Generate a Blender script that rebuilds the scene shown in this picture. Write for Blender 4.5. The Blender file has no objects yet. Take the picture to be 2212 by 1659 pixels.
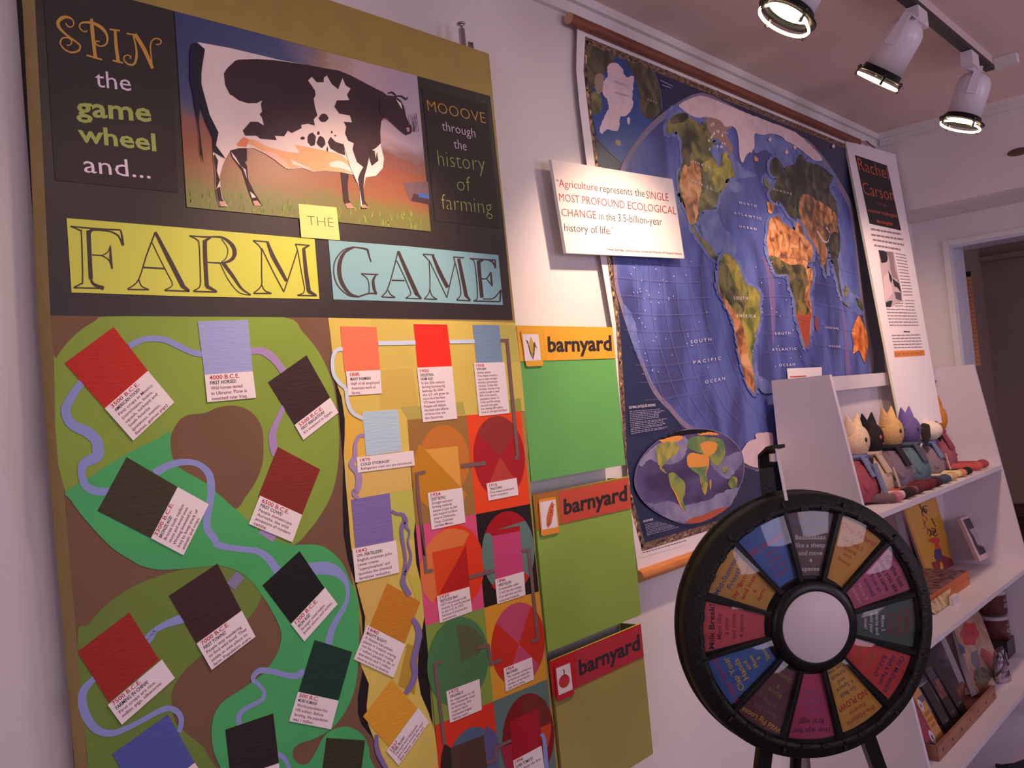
import bpy, math, random
from mathutils import Vector, Matrix
random.seed(7)
PI = math.pi
SC = bpy.context.scene
COL = SC.collection
# ---------------------------------------------------------------- camera
CH = 1.9                                    # camera height above the floor
R_ = Vector((0.6644943752700062, -0.7416143015851117, -0.09195353673976392))
U_ = Vector((0.03667919579145386, -0.0905331427347573, 0.9952177584140369))
F_ = Vector((0.7463925654979532, 0.6646893844127459, 0.03295694795318023))
FL = 1953.97
C0 = Vector((0, 0, CH))
cam = bpy.data.cameras.new('camera'); camo = bpy.data.objects.new('camera', cam); COL.objects.link(camo)
m = Matrix.Identity(4)
for i in range(3):
    m[i][0] = R_[i]; m[i][1] = U_[i]; m[i][2] = -F_[i]
m[2][3] = CH
camo.matrix_world = m
cam.sensor_width = 36; cam.lens = 36 * FL / 2212; cam.clip_start = .05
SC.camera = camo
# ---------------------------------------------------------------- light and exposure
SC.view_settings.view_transform = 'Standard'; SC.view_settings.look = 'None'
SC.view_settings.gamma = 1; SC.view_settings.use_curve_mapping = False
SC.view_settings.exposure = 0.0
W = bpy.data.worlds.new('world'); SC.world = W; W.use_nodes = True
W.node_tree.nodes['Background'].inputs[0].default_value = (.36, .36, .62, 1)
W.node_tree.nodes['Background'].inputs[1].default_value = 1.0
WARM = (1.0, .66, .46)
COOL = (.90, .73, .90)
def area(name, loc, rot, sx, sy, e, c):
    l = bpy.data.lights.new(name, 'AREA'); l.shape = 'RECTANGLE'; l.size = sx; l.size_y = sy; l.energy = e; l.color = c
    o = bpy.data.objects.new(name, l); COL.objects.link(o); o.location = loc; o.rotation_euler = rot; return o
# daylight entering by the two windows of the opposite wall and the one behind the camera
area('window_daylight', (1.0, -3.05, 2.0), (PI/2, 0, 0), 1.5, 1.5, 29, COOL)
area('window_daylight', (3.9, -3.05, 2.0), (PI/2, 0, 0), 1.5, 1.5, 29, COOL)
area('window_daylight', (-2.45, -.4, 2.0), (PI/2, 0, -PI/2), 1.5, 1.5, 17, COOL)
area('window_daylight', (7.2, -.9, 2.2), (PI/2, 0, PI/2+.5), .8, 1.2, 40, COOL)
def spot(name, loc, target, e, size, blend, parent=None, c=WARM, r=.03):
    l = bpy.data.lights.new(name, 'SPOT'); l.energy = e; l.spot_size = math.radians(size); l.spot_blend = blend; l.color = c; l.shadow_soft_size = r
    o = bpy.data.objects.new(name, l); COL.objects.link(o); o.location = loc
    o.rotation_euler = (Vector(target) - Vector(loc)).to_track_quat('-Z', 'Y').to_euler(); return o
# ---------------------------------------------------------------- helpers
YW = 1.72                                   # left wall plane
def ray(x, y): return F_ + R_ * ((x - 1106) / FL) - U_ * ((y - 829.5) / FL)
def onY(x, y, Y=YW): d = ray(x, y); return C0 + d * (Y / d.y)
def onX(x, y, X): d = ray(x, y); return C0 + d * (X / d.x)
def onZ(x, y, Z): d = ray(x, y); return C0 + d * ((Z - CH) / d.z)
def at(x, y, t): return C0 + ray(x, y) * t
class PlY:                                  # a vertical plane parallel to the left wall
    def __init__(s, Y): s.Y = Y
    def __call__(s, x, y, off=0): return onY(x, y, s.Y - off)
class Pl:                                   # any plane through three points, facing the room
    def __init__(s, a, b, c):
        s.p = Vector(a); n = (Vector(b) - s.p).cross(Vector(c) - s.p).normalized()
        if n.dot(C0 - s.p) < 0: n = -n
        s.n = n
    def __call__(s, x, y, off=0):
        d = ray(x, y); p = s.p + s.n * off
        return C0 + d * ((p - C0).dot(s.n) / d.dot(s.n))
MATS = {}
def lin(c):
    o = []
    for v in c:
        v = v / 255.; o.append(v / 12.92 if v < .04045 else ((v + .055) / 1.055) ** 2.4)
    return o
def mat(name, c, rough=.6, var=.0, scale=8, metal=0, bump=0, emit=None, coat=0, c2=None, c3=None, detail=5, dist=0, stretch=(1,1,1), spec=.5):
    if name in MATS: return MATS[name]
    M = bpy.data.materials.new(name); M.use_nodes = True; nt = M.node_tree; b = nt.nodes['Principled BSDF']
    rgb = lin(c); b.inputs['Base Color'].default_value = (*rgb, 1); b.inputs['Roughness'].default_value = rough
    b.inputs['Metallic'].default_value = metal; b.inputs['Specular IOR Level'].default_value = spec
    if coat: b.inputs['Coat Weight'].default_value = coat; b.inputs['Coat Roughness'].default_value = .05
    if emit: b.inputs['Emission Color'].default_value = (*emit[:3], 1); b.inputs['Emission Strength'].default_value = emit[3]
    if var or bump or c2:
        tc = nt.nodes.new('ShaderNodeTexCoord'); mp = nt.nodes.new('ShaderNodeMapping'); mp.inputs['Scale'].default_value = stretch
        nz = nt.nodes.new('ShaderNodeTexNoise'); nz.inputs['Scale'].default_value = scale; nz.inputs['Detail'].default_value = detail; nz.inputs['Distortion'].default_value = dist
        nt.links.new(tc.outputs['Object'], mp.inputs[0]); nt.links.new(mp.outputs[0], nz.inputs['Vector'])
        if var or c2:
            cr = nt.nodes.new('ShaderNodeValToRGB'); cr.color_ramp.elements[0].position = .38; cr.color_ramp.elements[1].position = .62
            a = [min(1, v * (1 - var)) for v in rgb]; z = lin(c2) if c2 else [min(1, v * (1 + var)) for v in rgb]
            cr.color_ramp.elements[0].color = (*a, 1); cr.color_ramp.elements[1].color = (*z, 1)
            if c3: e = cr.color_ramp.elements.new(.5); cr.color_ramp.elements[1].color = (*lin(c2),1); cr.color_ramp.elements[2].color = (*lin(c3),1)
            nt.links.new(nz.outputs[0], cr.inputs[0]); nt.links.new(cr.outputs[0], b.inputs['Base Color'])
        if bump:
            bp = nt.nodes.new('ShaderNodeBump'); bp.inputs['Strength'].default_value = bump; bp.inputs['Distance'].default_value = .003
            nt.links.new(nz.outputs[0], bp.inputs['Height']); nt.links.new(bp.outputs[0], b.inputs['Normal'])
    MATS[name] = M; return M
def tone(c, **k):
    k.setdefault('spec', .25); c = (min(245, int(c[0]*1.05)), min(245, int(c[1]*1.09)), min(245, int(c[2]*1.05))) if max(c) > 70 else c
    return mat('paint_%d_%d_%d' % tuple(c), c, k.pop('rough', .62), **k)
class MB:
    def __init__(s): s.v = []; s.f = []; s.m = []; s.ms = []; s.sm = []
    def mi(s, M):
        if M not in s.ms: s.ms.append(M)
        return s.ms.index(M)
    def add(s, vs, fs, M, smooth=False):
        b = len(s.v); s.v += [tuple(v) for v in vs]; k = s.mi(M)
        for f in fs: s.f.append([b + i for i in f]); s.m.append(k); s.sm.append(smooth)
        return s
    def poly(s, pts, M): return s.add(pts, [list(range(len(pts)))], M)
    def box(s, lo, hi, M, T=None):
        x0, y0, z0 = lo; x1, y1, z1 = hi
        vs = [Vector(p) for p in ((x0,y0,z0),(x1,y0,z0),(x1,y1,z0),(x0,y1,z0),(x0,y0,z1),(x1,y0,z1),(x1,y1,z1),(x0,y1,z1))]
        if T: vs = [T @ v for v in vs]
        return s.add(vs, [(3,2,1,0),(4,5,6,7),(0,1,5,4),(1,2,6,5),(2,3,7,6),(3,0,4,7)], M)
    def hexa(s, a, b, M, M2=None):          # two matching outlines (front, back) joined: a slab
        n = len(a); vs = list(a) + list(b)
        s.add(vs, [list(range(n))], M)
        s.add(vs, [list(range(2*n-1, n-1, -1))] + [(i, n+i, n+(i+1) % n, (i+1) % n) for i in range(n)], M2 or M); return s
    def slab(s, pts, th, M, M2=None):
        pts = [Vector(p) for p in pts]; n = (pts[1]-pts[0]).cross(pts[-1]-pts[0]).normalized()
        if n.dot(C0 - pts[0]) > 0: n = -n
        return s.hexa(pts, [p + n*th for p in pts], M, M2)
    def lathe(s, prof, M, T=None, n=32, smooth=True, ring=None):
        vs = []; fs = []
        for (r, z) in prof:
            for i in range(n):
                a = 2*PI*i/n; vs.append(Vector((r*math.cos(a), r*math.sin(a), z)))
        k = len(prof)
        for j in range(k-1):
            for i in range(n): fs.append((j*n+i, j*n+(i+1) % n, (j+1)*n+(i+1) % n, (j+1)*n+i))
        if T: vs = [T @ v for v in vs]
        return s.add(vs, fs, M, smooth)
    def ell(s, c, r, M, T=None, n=16, k=10):
        vs = []; fs = []
        for j in range(k+1):
            t = PI*j/k
            for i in range(n):
                a = 2*PI*i/n; vs.append(Vector((c[0]+r[0]*math.sin(t)*math.cos(a), c[1]+r[1]*math.sin(t)*math.sin(a), c[2]+r[2]*math.cos(t))))
        for j in range(k):
            for i in range(n): fs.append((j*n+i, (j+1)*n+i, (j+1)*n+(i+1) % n, j*n+(i+1) % n))
        if T: vs = [T @ v for v in vs]
        return s.add(vs, fs, M, True)
    def tube(s, pts, rs, M, n=10, caps=True):
        pts = [Vector(p) for p in pts]
        if not isinstance(rs, (list, tuple)): rs = [rs]*len(pts)
        vs = []; fs = []; up = None
        for i, p in enumerate(pts):
            t = (pts[min(i+1, len(pts)-1)] - pts[max(i-1, 0)]).normalized()
            if up is None: up = Vector((0,0,1)) if abs(t.z) < .9 else Vector((1,0,0))
            a = t.cross(up).normalized(); b = a.cross(t).normalized(); up = b
            for k in range(n):
                w = 2*PI*k/n; vs.append(p + a*math.cos(w)*rs[i] + b*math.sin(w)*rs[i])
        for j in range(len(pts)-1):
            for i in range(n): fs.append((j*n+i, j*n+(i+1) % n, (j+1)*n+(i+1) % n, (j+1)*n+i))
        s.add(vs, fs, M, True)
        if caps:
            s.add(vs[:n], [list(range(n-1, -1, -1))], M); s.add(vs[-n:], [list(range(n))], M)
        return s
    def build(s, name, parent=None, **props):
        me = bpy.data.meshes.new(name); me.from_pydata(s.v, [], s.f)
        for M in s.ms: me.materials.append(M)
        me.polygons.foreach_set('material_index', s.m); me.polygons.foreach_set('use_smooth', s.sm); me.update()
        o = bpy.data.objects.new(name, me); COL.objects.link(o)
        if parent: o.parent = parent; o.matrix_parent_inverse = PINV.get(parent.name, Matrix.Identity(4))
        for k, v in props.items(): o[k] = v
        return o
PINV = {}
def thing(name, label, cat, loc, group=None, M=None):
    o = bpy.data.objects.new(name, None); COL.objects.link(o); o.empty_display_size = .05
    if M is None: o.location = loc; PINV[o.name] = Matrix.Translation(-Vector(loc))   # parts of it are given in world coordinates
    else: o.matrix_world = M                                                       # parts of it are given in its own coordinates
    o['label'] = label; o['category'] = cat
    if group: o['group'] = group
    return o
def tag(o, label, cat, group=None):
    o['label'] = label; o['category'] = cat
    if group: o['group'] = group
    return o
def zm(x0, y0, s): return lambda *p: [(x0 + p[i]/s, y0 + p[i+1]/s) for i in range(0, len(p), 2)]
zA = zm(80,680,5.53); zB = zm(400,680,5.53); zC = zm(80,960,5.53); zD = zm(440,940,5.53); zE = zm(100,1200,5.53)
zF = zm(440,1180,5.53); zG = zm(120,1400,6.144); zH = zm(450,1400,5.672); zI = zm(700,680,4.482); zJ = zm(870,680,5.925)
zK = zm(740,1000,5.53); zL = zm(880,900,5.53); zMm = zm(880,1130,5.53); zN = zm(750,1220,5.925); zO = zm(750,1400,6.405); zP = zm(920,1380,5.947)
z1 = zm(0,0,3.95); z2 = zm(500,0,3.687); z3 = zm(1100,0,3.95); z5 = zm(0,400,3.95); z6 = zm(540,400,3.687); z7 = zm(1100,400,3.687)
zQ = zm(370,20,3.607); zR = zm(1440,180,5.53); zT = zm(1620,270,5.53); zS = zm(1620,520,5.53); zU = zm(1340,850,4.147)
def smooth(pts, closed=True, k=4):
    n = len(pts); out = []
    for i in range(n if closed else n-1):
        if closed: a, b, c, d = pts[i-1], pts[i], pts[(i+1) % n], pts[(i+2) % n]
        else: a, b, c, d = pts[max(i-1,0)], pts[i], pts[i+1], pts[min(i+2,n-1)]
        for j in range(k):
            t = j/k
            out.append(tuple(.5*((2*b[q]) + (c[q]-a[q])*t + (2*a[q]-5*b[q]+4*c[q]-d[q])*t*t + (3*b[q]-a[q]-3*c[q]+d[q])*t**3) for q in (0,1)))
    if not closed: out.append(pts[-1])
    return out
def rough(pts, amp=.16, it=2):
    for _ in range(it):
        o = []
        for i in range(len(pts)):
            a = pts[i]; b = pts[(i+1) % len(pts)]; dx, dy = b[0]-a[0], b[1]-a[1]; e = random.uniform(-amp, amp)
            o += [a, ((a[0]+b[0])/2 - dy*e, (a[1]+b[1])/2 + dx*e)]
        pts = o
    return pts
def region(mb, pts, pl, off, M): mb.poly([pl(x, y, off) for x, y in pts], M)
def ribbon(mb, pts, w, pl, off, M, k=5):
    if not isinstance(w, (list, tuple)): w = [w]*len(pts)
    q = smooth([(p[0], p[1]) for p in pts], False, k) if len(pts) > 2 else list(pts); n = len(q); L = []; Rr = []
    for i, p in enumerate(q):
        a = q[max(i-1,0)]; b = q[min(i+1,n-1)]; dx, dy = b[0]-a[0], b[1]-a[1]; l = math.hypot(dx, dy) or 1
        t = i/(n-1)*(len(w)-1); j = min(int(t), len(w)-2); ww = (w[j]*(1-(t-j)) + w[j+1]*(t-j))/2
        L.append(pl(p[0]-dy/l*ww, p[1]+dx/l*ww, off)); Rr.append(pl(p[0]+dy/l*ww, p[1]-dx/l*ww, off))
    mb.add(L+Rr, [(i, i+1, n+i+1, n+i) for i in range(n-1)], M)
# ---- lettering: Blender's own font turned into flat faces
TC = {}
_cu = bpy.data.curves.new('lettering_source', 'FONT'); _co = bpy.data.objects.new('lettering_source', _cu); COL.objects.link(_co); _cu.resolution_u = 2
def glyphs(s, bold=0.0):
    k = (s, bold)
    if k not in TC:
        _cu.body = s; _cu.offset = bold; _cu.size = 1
        dg = bpy.context.evaluated_depsgraph_get(); dg.update(); e = _co.evaluated_get(dg); me = e.to_mesh()
        vs = [(v.co.x, v.co.y) for v in me.vertices]; fs = [tuple(p.vertices) for p in me.polygons]; e.to_mesh_clear()
        x0 = min((v[0] for v in vs), default=0); x1 = max((v[0] for v in vs), default=1)
        TC[k] = ([(v[0]-x0, v[1]) for v in vs], fs, max(x1-x0, 1e-3))
    return TC[k]
CAP = .70
def text_px(mb, s, p0, p1, up, pl, off, M, bold=0.0):      # base line p0-p1 in photo pixels, up = capital height
    vs, fs, w = glyphs(s, bold)
    o = [pl(p0[0]+(p1[0]-p0[0])*x/w + up[0]*y/CAP, p0[1]+(p1[1]-p0[1])*x/w + up[1]*y/CAP, off) for x, y in vs]
    mb.add(o, fs, M)
def text_fn(mb, s, fn, x, y, h, M, width=None, align='L', bold=0.0, cond=1.0):   # fn maps card units to the world
    vs, fs, w = glyphs(s, bold); k = h/CAP; kx = (width/w) if width else k*cond
    if align == 'C': x -= w*kx/2
    mb.add([fn(x+a*kx, y+b*k) for a, b in vs], fs, M)
def homog(q):                                             # unit square -> px quad (TL, TR, BR, BL); v downward
    (x0,y0),(x1,y1),(x2,y2),(x3,y3) = q
    dx1,dx2,dx3 = x1-x2, x3-x2, x0-x1+x2-x3; dy1,dy2,dy3 = y1-y2, y3-y2, y0-y1+y2-y3
    D = dx1*dy2-dx2*dy1; g = (dx3*dy2-dx2*dy3)/D; h = (dx1*dy3-dx3*dy1)/D
    a,b,c,d,e,f = x1-x0+g*x1, x3-x0+h*x3, x0, y1-y0+g*y1, y3-y0+h*y3, y0
    return lambda u, v: ((a*u+b*v+c)/(g*u+h*v+1), (d*u+e*v+f)/(g*u+h*v+1))
def cardfn(q, pl, off):                                   # card coordinates: width 1, height H, y up from the bottom
    a = [pl(*p) for p in q]; H = ((a[3]-a[0]).length+(a[2]-a[1]).length)/((a[1]-a[0]).length+(a[2]-a[3]).length)
    hm = homog(q)
    return (lambda x, y: pl(*hm(x, 1-y/H), off)), H
INK = mat('black_ink', (38,30,36), .7); RED = mat('red_ink', (190,40,60), .7); MAROON = mat('maroon_ink', (128,48,66), .7)
WHITE = mat('white_paint', (226,222,222), .5); WPAPER = mat('white_paper', (236,226,230), .7)
BLACKP = mat('black_paint', (40,28,30), .55, var=.12, scale=5, bump=.15)
OLIVE = mat('olive_paint', (166,142,72), .5, var=.05, scale=14, bump=.15)
# ---------------------------------------------------------------- the room
ZC = CH + 1.35                              # ceiling height
XB = 5.13; XE = 5.60                        # soffit face, end wall
WALL = mat('wall_paint', (226,218,218), .75, var=.015, scale=3)
CEIL = mat('ceiling_paint', (228,204,196), .85, var=.02, scale=2)
FLOORM = mat('grey_floor', (120,115,118), .4, var=.15, scale=6)
def struct(name, mb): return mb.build(name, kind='structure')
struct('floor', MB().box((-2.6,-3.2,-.1),(8.6,2.0,0),FLOORM))
struct('ceiling', MB().box((-2.6,-3.2,ZC),(8.6,2.0,ZC+.1),CEIL))
struct('wall_left', MB().box((-2.6,YW,0),(XE+.21,YW+.14,ZC),WALL))
zs = onX(1959,456,XB).z                     # underside of the soffit
struct('trim_1', MB().box((XB,-3.2,zs),(XE,YW,ZC),WALL))      # boxed soffit above the end wall
# crown mould on the left wall and on the soffit
for nm, f in (('trim_2', lambda y0,y1,z0,z1: ((-2.6,YW-y1,z0),(XB,YW-y0,z1))), ('trim_3', lambda y0,y1,z0,z1: ((XB-y1,-3.2,z0),(XB-y0,YW-.03,z1)))):
    b = MB(); b.box(*f(0,.012,ZC-.062,ZC), WHITE); b.box(*f(.012,.03,ZC-.03,ZC), WHITE); b.box(*f(0,.018,ZC-.072,ZC-.062), WHITE); struct(nm, b)
yd = onX(2050,540,XE).y; zd = onX(2058,530,XE).z         # door opening: its left edge and its head
struct('wall_end', MB().box((XE,yd,0),(XE+.2,YW,zs),WALL).box((XE,-3.2,zd),(XE+.2,yd,zs+.3),WALL).box((XE,-3.2,0),(XE+.2,yd-1.1,zd),WALL))
d = MB(); JB = mat('jamb_gloss_paint', (205,205,225), .15)
d.box((XE-.012,yd-.004,0),(XE,yd+.03,zd+.03),WHITE); d.box((XE-.012,yd-1.13,zd),(XE,yd-.005,zd+.03),WHITE)
d.box((XE-.011,yd-.02,0),(XE+.21,yd-.0045,zd-.0165),JB); d.box((XE-.011,yd-1.1,zd-.016),(XE+.21,yd-.0045,zd-.0005),JB)
struct('door_1', d)
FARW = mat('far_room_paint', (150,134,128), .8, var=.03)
b = MB(); b.box((7.6,-3.2,0),(7.75,2.0,ZC),FARW); b.box((7.55,-3.2,2.72),(7.6,2.0,2.76),FARW); b.box((7.57,-3.2,2.9),(7.6,2.0,2.98),FARW); struct('wall_far', b)
struct('wall_side', MB().box((XE+.21,1.86,0),(7.6,2.0,ZC),FARW))
# walls behind the camera, with window openings
WY = -3.2
b = MB(); b.box((-2.6,WY-.14,0),(8.6,WY,1.2),WALL); b.box((-2.6,WY-.14,2.8),(8.6,WY,ZC),WALL)
for x0, x1 in ((-2.6,.2),(1.8,3.1),(4.7,8.6)): b.box((x0,WY-.14,1.2),(x1,WY,2.8),WALL)
struct('wall_right', b)
b = MB(); b.box((-2.74,WY,0),(-2.6,2.0,1.2),WALL); b.box((-2.74,WY,2.8),(-2.6,2.0,ZC),WALL); b.box((-2.74,WY,1.2),(-2.6,-1.2,2.8),WALL); b.box((-2.74,.4,1.2),(-2.6,2.0,2.8),WALL)
struct('wall_back', b)
def window(n, lo, hi, ax):
    b = MB(); t = .05
    if ax == 'x':
        x0, x1 = lo, hi; xm = (x0+x1)/2
        for a, c, e, g in ((x0,x0+t,1.2,2.8),(x1-t,x1,1.2,2.8),(xm-.02,xm+.02,1.2,2.8),(x0,x1,1.2,1.25),(x0,x1,2.75,2.8),(x0,x1,1.98,2.02)): b.box((a,WY-.1,e),(c,WY-.04,g),WHITE)
    else:
        y0, y1 = lo, hi; ym = (y0+y1)/2
        for a, c, e, g in ((y0,y0+t,1.2,2.8),(y1-t,y1,1.2,2.8),(ym-.02,ym+.02,1.2,2.8),(y0,y1,1.2,1.25),(y0,y1,2.75,2.8),(y0,y1,1.98,2.02)): b.box((-2.7,a,e),(-2.64,c,g),WHITE)
    struct('window_%d' % n, b)
window(1, .2, 1.8, 'x'); window(2, 3.1, 4.7, 'x'); window(3, -1.2, .4, 'y')
# ---------------------------------------------------------------- the game board
YF = 1.641; PF = PlY(YF)
xl = onY(109,690,YF).x; xr = onY(1113.6,701,YF).x
board = thing('game_board', 'tall olive-edged painted farm game board with a cow picture on the wall', 'game board', (1.3, 1.68, .45))
L0 = [onY(*p, YF) for p in ((75,0),(93,340),(109,681),(143,1120),(190,1659))]
Rr0 = [onY(*p, YF) for p in ((1206,1659),(1158,1200),(1135,900),(1113.6,701),(1085,420),(1056,116))]
a_ = L0[0] + (L0[0]-L0[1])*.35; a2_ = Rr0[-1]
ztop = onY(1055,116,YF).z
front = [Vector((L0[0].x-.002, YF, onY(702,0,YF).z))] + L0 + [Vector((L0[-1].x+.002, YF, .55)), Vector((Rr0[0].x, YF, .55))] + Rr0
b = MB(); b.hexa(front, [p + Vector((0,.056,0)) for p in front], OLIVE); b.build('board_panel', board)
b = MB()
for x in (front[0].x+.001, front[-1].x-.05): b.box((x,YF+.057,.6),(x+.035,YW-.001,front[0].z-.03), mat('gap_shade_dark',(30,24,22),.8))  # added dark strips that paint the shade in the gap behind the board
b.build('gap_shade_strip', board)
b = MB(); tb = [(286,0),(377,24),(500,56),(901,164),(1059,207.5),(1085,450),(1107.7,691.6),(708,686),(236,683.5),(109,681.5),(93,340),(75,0)]
tb = [(75.5,-60),(286,0)] + tb[1:-1] + [(75.5,0)]
region(b, tb, PF, .0006, BLACKP); b.build('black_header', board)
# painted landscape: layers of flat paint
BROWN = tone((112,80,64), var=.05, scale=6); GR = tone((128,148,62), var=.05, scale=5); LEAF = tone((72,158,98), var=.05, scale=5)
RIV = tone((134,140,200)); RIV2 = tone((158,130,182)); RIV3 = tone((190,200,232))
b = MB(); o = [0]
def lay(pts, M, step=.00022, sm=False):
    o[0] += step; region(b, smooth(pts) if sm else pts, PF, .0006 + o[0], M)
lay([(109,681.5),(236,683.5),(708,686),(745,690),(742,1000),(752,1200),(790,1420),(800,1560),(840,1700),(193,1700),(143,1120)], BROWN)
blob = zA(850,20) + [(420,684),(613,685.3)] + zB(1400,200,1580,420,1700,650,1770,850,1810,1100,1840,1450) + zD(1600,400,1530,700,1400,950,1250,1150,1080,1310) + [(560,1200),(300,1150),(142,1066)] + zA(205,600,230,520,330,370,500,200,700,70)
lay([(x, max(y, 680.9+x*.0068)) for x, y in smooth(blob)], GR)
low = [(476,1222),(518,1236),(545,1258),(565,1287),(536,1337),(480,1380),(434,1417),(398,1450),(378.5,1478),(370,1505),(377,1556),(397,1579),(429,1605),(447,1628),(462,1700),(196,1700),(190,1650),(167,1381),(190,1350),(227,1308.5),(272,1276),(317,1254),(371,1236),(420,1226)]
lay(low, tone((104,124,58), var=.05, scale=5), sm=True)
hole = [(384,913),(396,901),(414.5,895),(442,892),(469,881),(498,876),(527,881),(548,895),(563,917),(569,948),(567,1000),(552,1041),(530,1074),(509,1099),(465,1085),(420,1040),(380,1015),(367,975),(369,942)]
lay(hole, BROWN, sm=True)
leaf = [(141.5,1063),(190,1034),(234,1004),(290,972),(340,948),(367,932),(368,960),(373,989),(387,1010),(447,1045),(465,1061),(512,1103),(556,1144),(594,1166),(632,1177),(666,1176),(697,1180),(722,1197),(740,1218),(756,1252),(771,1288),(776,1334),(775,1397),(772,1453),(764,1497),(746,1537),(718,1573),(679,1596),(649,1606),(635,1617),(632,1630),(635,1640),(649,1651),(667,1647),(684,1620),(700,1590),(723,1574),(753,1570),(781,1585),(795.5,1611),(799,1638),(798,1700),(486,1700),(476,1659),(460.6,1620),(457,1576),(464,1541),(485,1513),(520.5,1490),(543,1474),(565,1458),(584,1435),(600,1409),(605,1390),(608,1375),(603,1352),(585,1316),(565,1285),(545,1258),(518,1236),(476,1221.6),(434.5,1225),(353,1231),(308,1223),(288,1213),(243,1184),(207,1148),(170,1105),(152,1079)]
lay(leaf, LEAF, sm=True)
o[0] += .0002
def riv(pts, w, M=RIV): ribbon(b, pts, w, PF, .0006+o[0], M)
riv(zA(1100,375,1250,300,1400,282,1550,305,1700,375,1850,445,1980,470), 13)
riv(zA(540,800,430,950,350,1100,350,1200,420,1310,600,1400,700,1490,725,1570,715,1690)+zC(560,230,535,360,590,500,720,560,860,560), [15,19,20,20,22,24,24,26,22,17,17,17,17])
riv(zC(1400,345,1600,240,1800,210,1950,250,2060,370,2080,560,2060,720,2030,880,2040,1010,2120,1130)+zD(170,1310,300,1340,480,1365,650,1390,780,1480,850,1580,900,1640), [18,16,13,13,17,17,15,16,17,16,15,13,13,14,17,18,18])
riv(zB(780,435,900,430,1000,475,1090,560,1180,690), [14,15,18,16,15], RIV2)
riv(zB(1180,1090,1100,1270,1050,1400,1045,1500,1070,1640)+zD(860,240), [10,12,15,18,17,14], RIV2)
riv(zD(680,1130,850,1240), [16,16], RIV2)
riv(zF(1240,275,1450,262,1580,300,1690,410,1722,560,1690,700,1600,860,1530,1000,1490,1170), [26,28,24,12,8,10,12,14,16])
riv(zH(1180,280,1080,340,950,330,800,290,650,272,570,320,550,390,620,450,680,530,670,620,560,690,430,760,370,850,390,960), [16,14,12,13,13,11,10,9,8,9,10,10,12,11])
riv(zH(850,1300,920,1340,970,1420,1000,1500), [12,11,9,9])
riv(zE(1660,740,1400,835,1250,930,1180,990), [22,14,10,8]); riv(zE(1300,900,1240,1010,1180,1060),[10,9,8])
riv(zG(520,400,400,520,355,640,370,800,440,960,560,1090,750,1130,950,1060,1150,960,1350,850,1500,800,1620,850,1670,960,1640,1120), [12,16,18,20,20,18,14,12,11,12,13,13,12,10])
riv(zF(320,480,440,340), [24,22], tone((128,118,160)))
b.build('painted_landscape', board, label='painted green and brown fields crossed by a winding lilac river')
# painted chart on the right
b = MB(); o[0] = .0002
DARK = tone((30,22,24))
blk = [(722,815),(733,900),(741,1000),(740,1087),(742,1154),(751,1208),(767,1257),(782,1330),(786,1420),(782,1455),(773,1506),(773,1540),(781,1565),(808,1598),(840,1700),(955,1700),(935,1567),(919,1352),(898,1136),(880,907),(740,800)]
lay(blk, DARK)
ye = [(709,686.5),(714,725),(717,754),(722,814),(738,858),(746,914),(742.5,981),(747,1045),(752,1100),(757,1168),(762,1208),(774,1271),(790,1304),(788,1352),(778,1433),(797,1478),(792,1525),(795,1564),(809,1600),(837,1659),(845,1700),(958,1700),(950,1659),(939,1580),(926,1540),(909,1500),(903,1465),(902,1422),(910,1372),(917,1330),(916,1287),(907,1250),(899,1217),(894,1154),(897,1127),(890,1050),(880,907),(1008,897),(1125,888),(1134,888),(1126,800),(1113,697)]
lay(ye, tone((204,178,92), var=.04, scale=4))
for q, c in (([(742,768),(800,768),(806,858),(750,862)],(214,178,84)),([(800,690),(880,692),(893,790),(812,795)],(198,172,90)),([(812,800),(890,795),(905,880),(822,884)],(196,166,86)),
             ([(745,890),(785,888),(790,990),(744,992)],(214,168,70)),([(865,880),(1000,868),(1006,895),(880,905)],(172,158,84)),([(890,880),(1006,895),(880,907)],(172,158,84)),
             ([(752,1000),(885,1002),(889,1058),(848,1064),(842,1065),(752,1080)],(206,170,98)),([(842,1066),(891,1058),(897,1127),(893,1163),(850,1166)],(182,178,88)),
             ([(1100,864),(1124,860),(1127,888),(1102,891)],(148,150,70)),([(1040,700),(1113,704),(1122,780),(1050,790)],(186,172,92)),
             ([(770,1262),(845,1245),(838,1260),(826,1300),(795,1350),(788,1330)],(204,166,92)),([(880,1390),(905,1400),(903,1430),(896,1500),(860,1480)],(176,140,52)),([(880,1240),(905,1250),(914,1290),(900,1300)],(188,174,72))):
    lay(q, tone(c), .00004)
cells = [([(880,907),(1008,897),(1028,1111),(898,1136)],(150,108,58)), ([(1008,897),(1125,888),(1145,1088.6),(1028,1111)],(226,70,30)),
         ([(898,1136),(1028,1111),(1046,1313),(919,1352)],(206,78,122)), ([(1028,1111),(1145,1088.6),(1164,1277.4),(1046,1313)],(36,26,28)),
         ([(919,1352),(1046,1313),(1065.5,1515),(940,1567)],(124,146,66)), ([(1046,1313),(1164,1277.4),(1182,1467.4),(1065.5,1515)],(206,144,48)),
         ([(940,1567),(1065.5,1515),(1085,1720),(958,1780)],(206,52,34)), ([(1065.5,1515),(1182,1467.4),(1203,1670),(1085,1720)],(92,112,116))]
for q, c in cells: lay(q, tone(c), .00004)
def disc(q, c, cx=.5, cy=.5, rx=.49, ry=.42, a0=0, a1=360, n=48, pie=False):
    hm = homog(q); pts = [hm(cx+rx*math.cos(math.radians(a0+(a1-a0)*i/n)), cy+ry*math.sin(math.radians(a0+(a1-a0)*i/n))) for i in range(n+ (a1-a0<360))]
    if pie: pts.append(hm(cx, cy))
    lay(pts, tone(c), .00003)
Q = [c[0] for c in cells]
disc(Q[0], (190,112,48), .56, .42, .42, .34)
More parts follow.
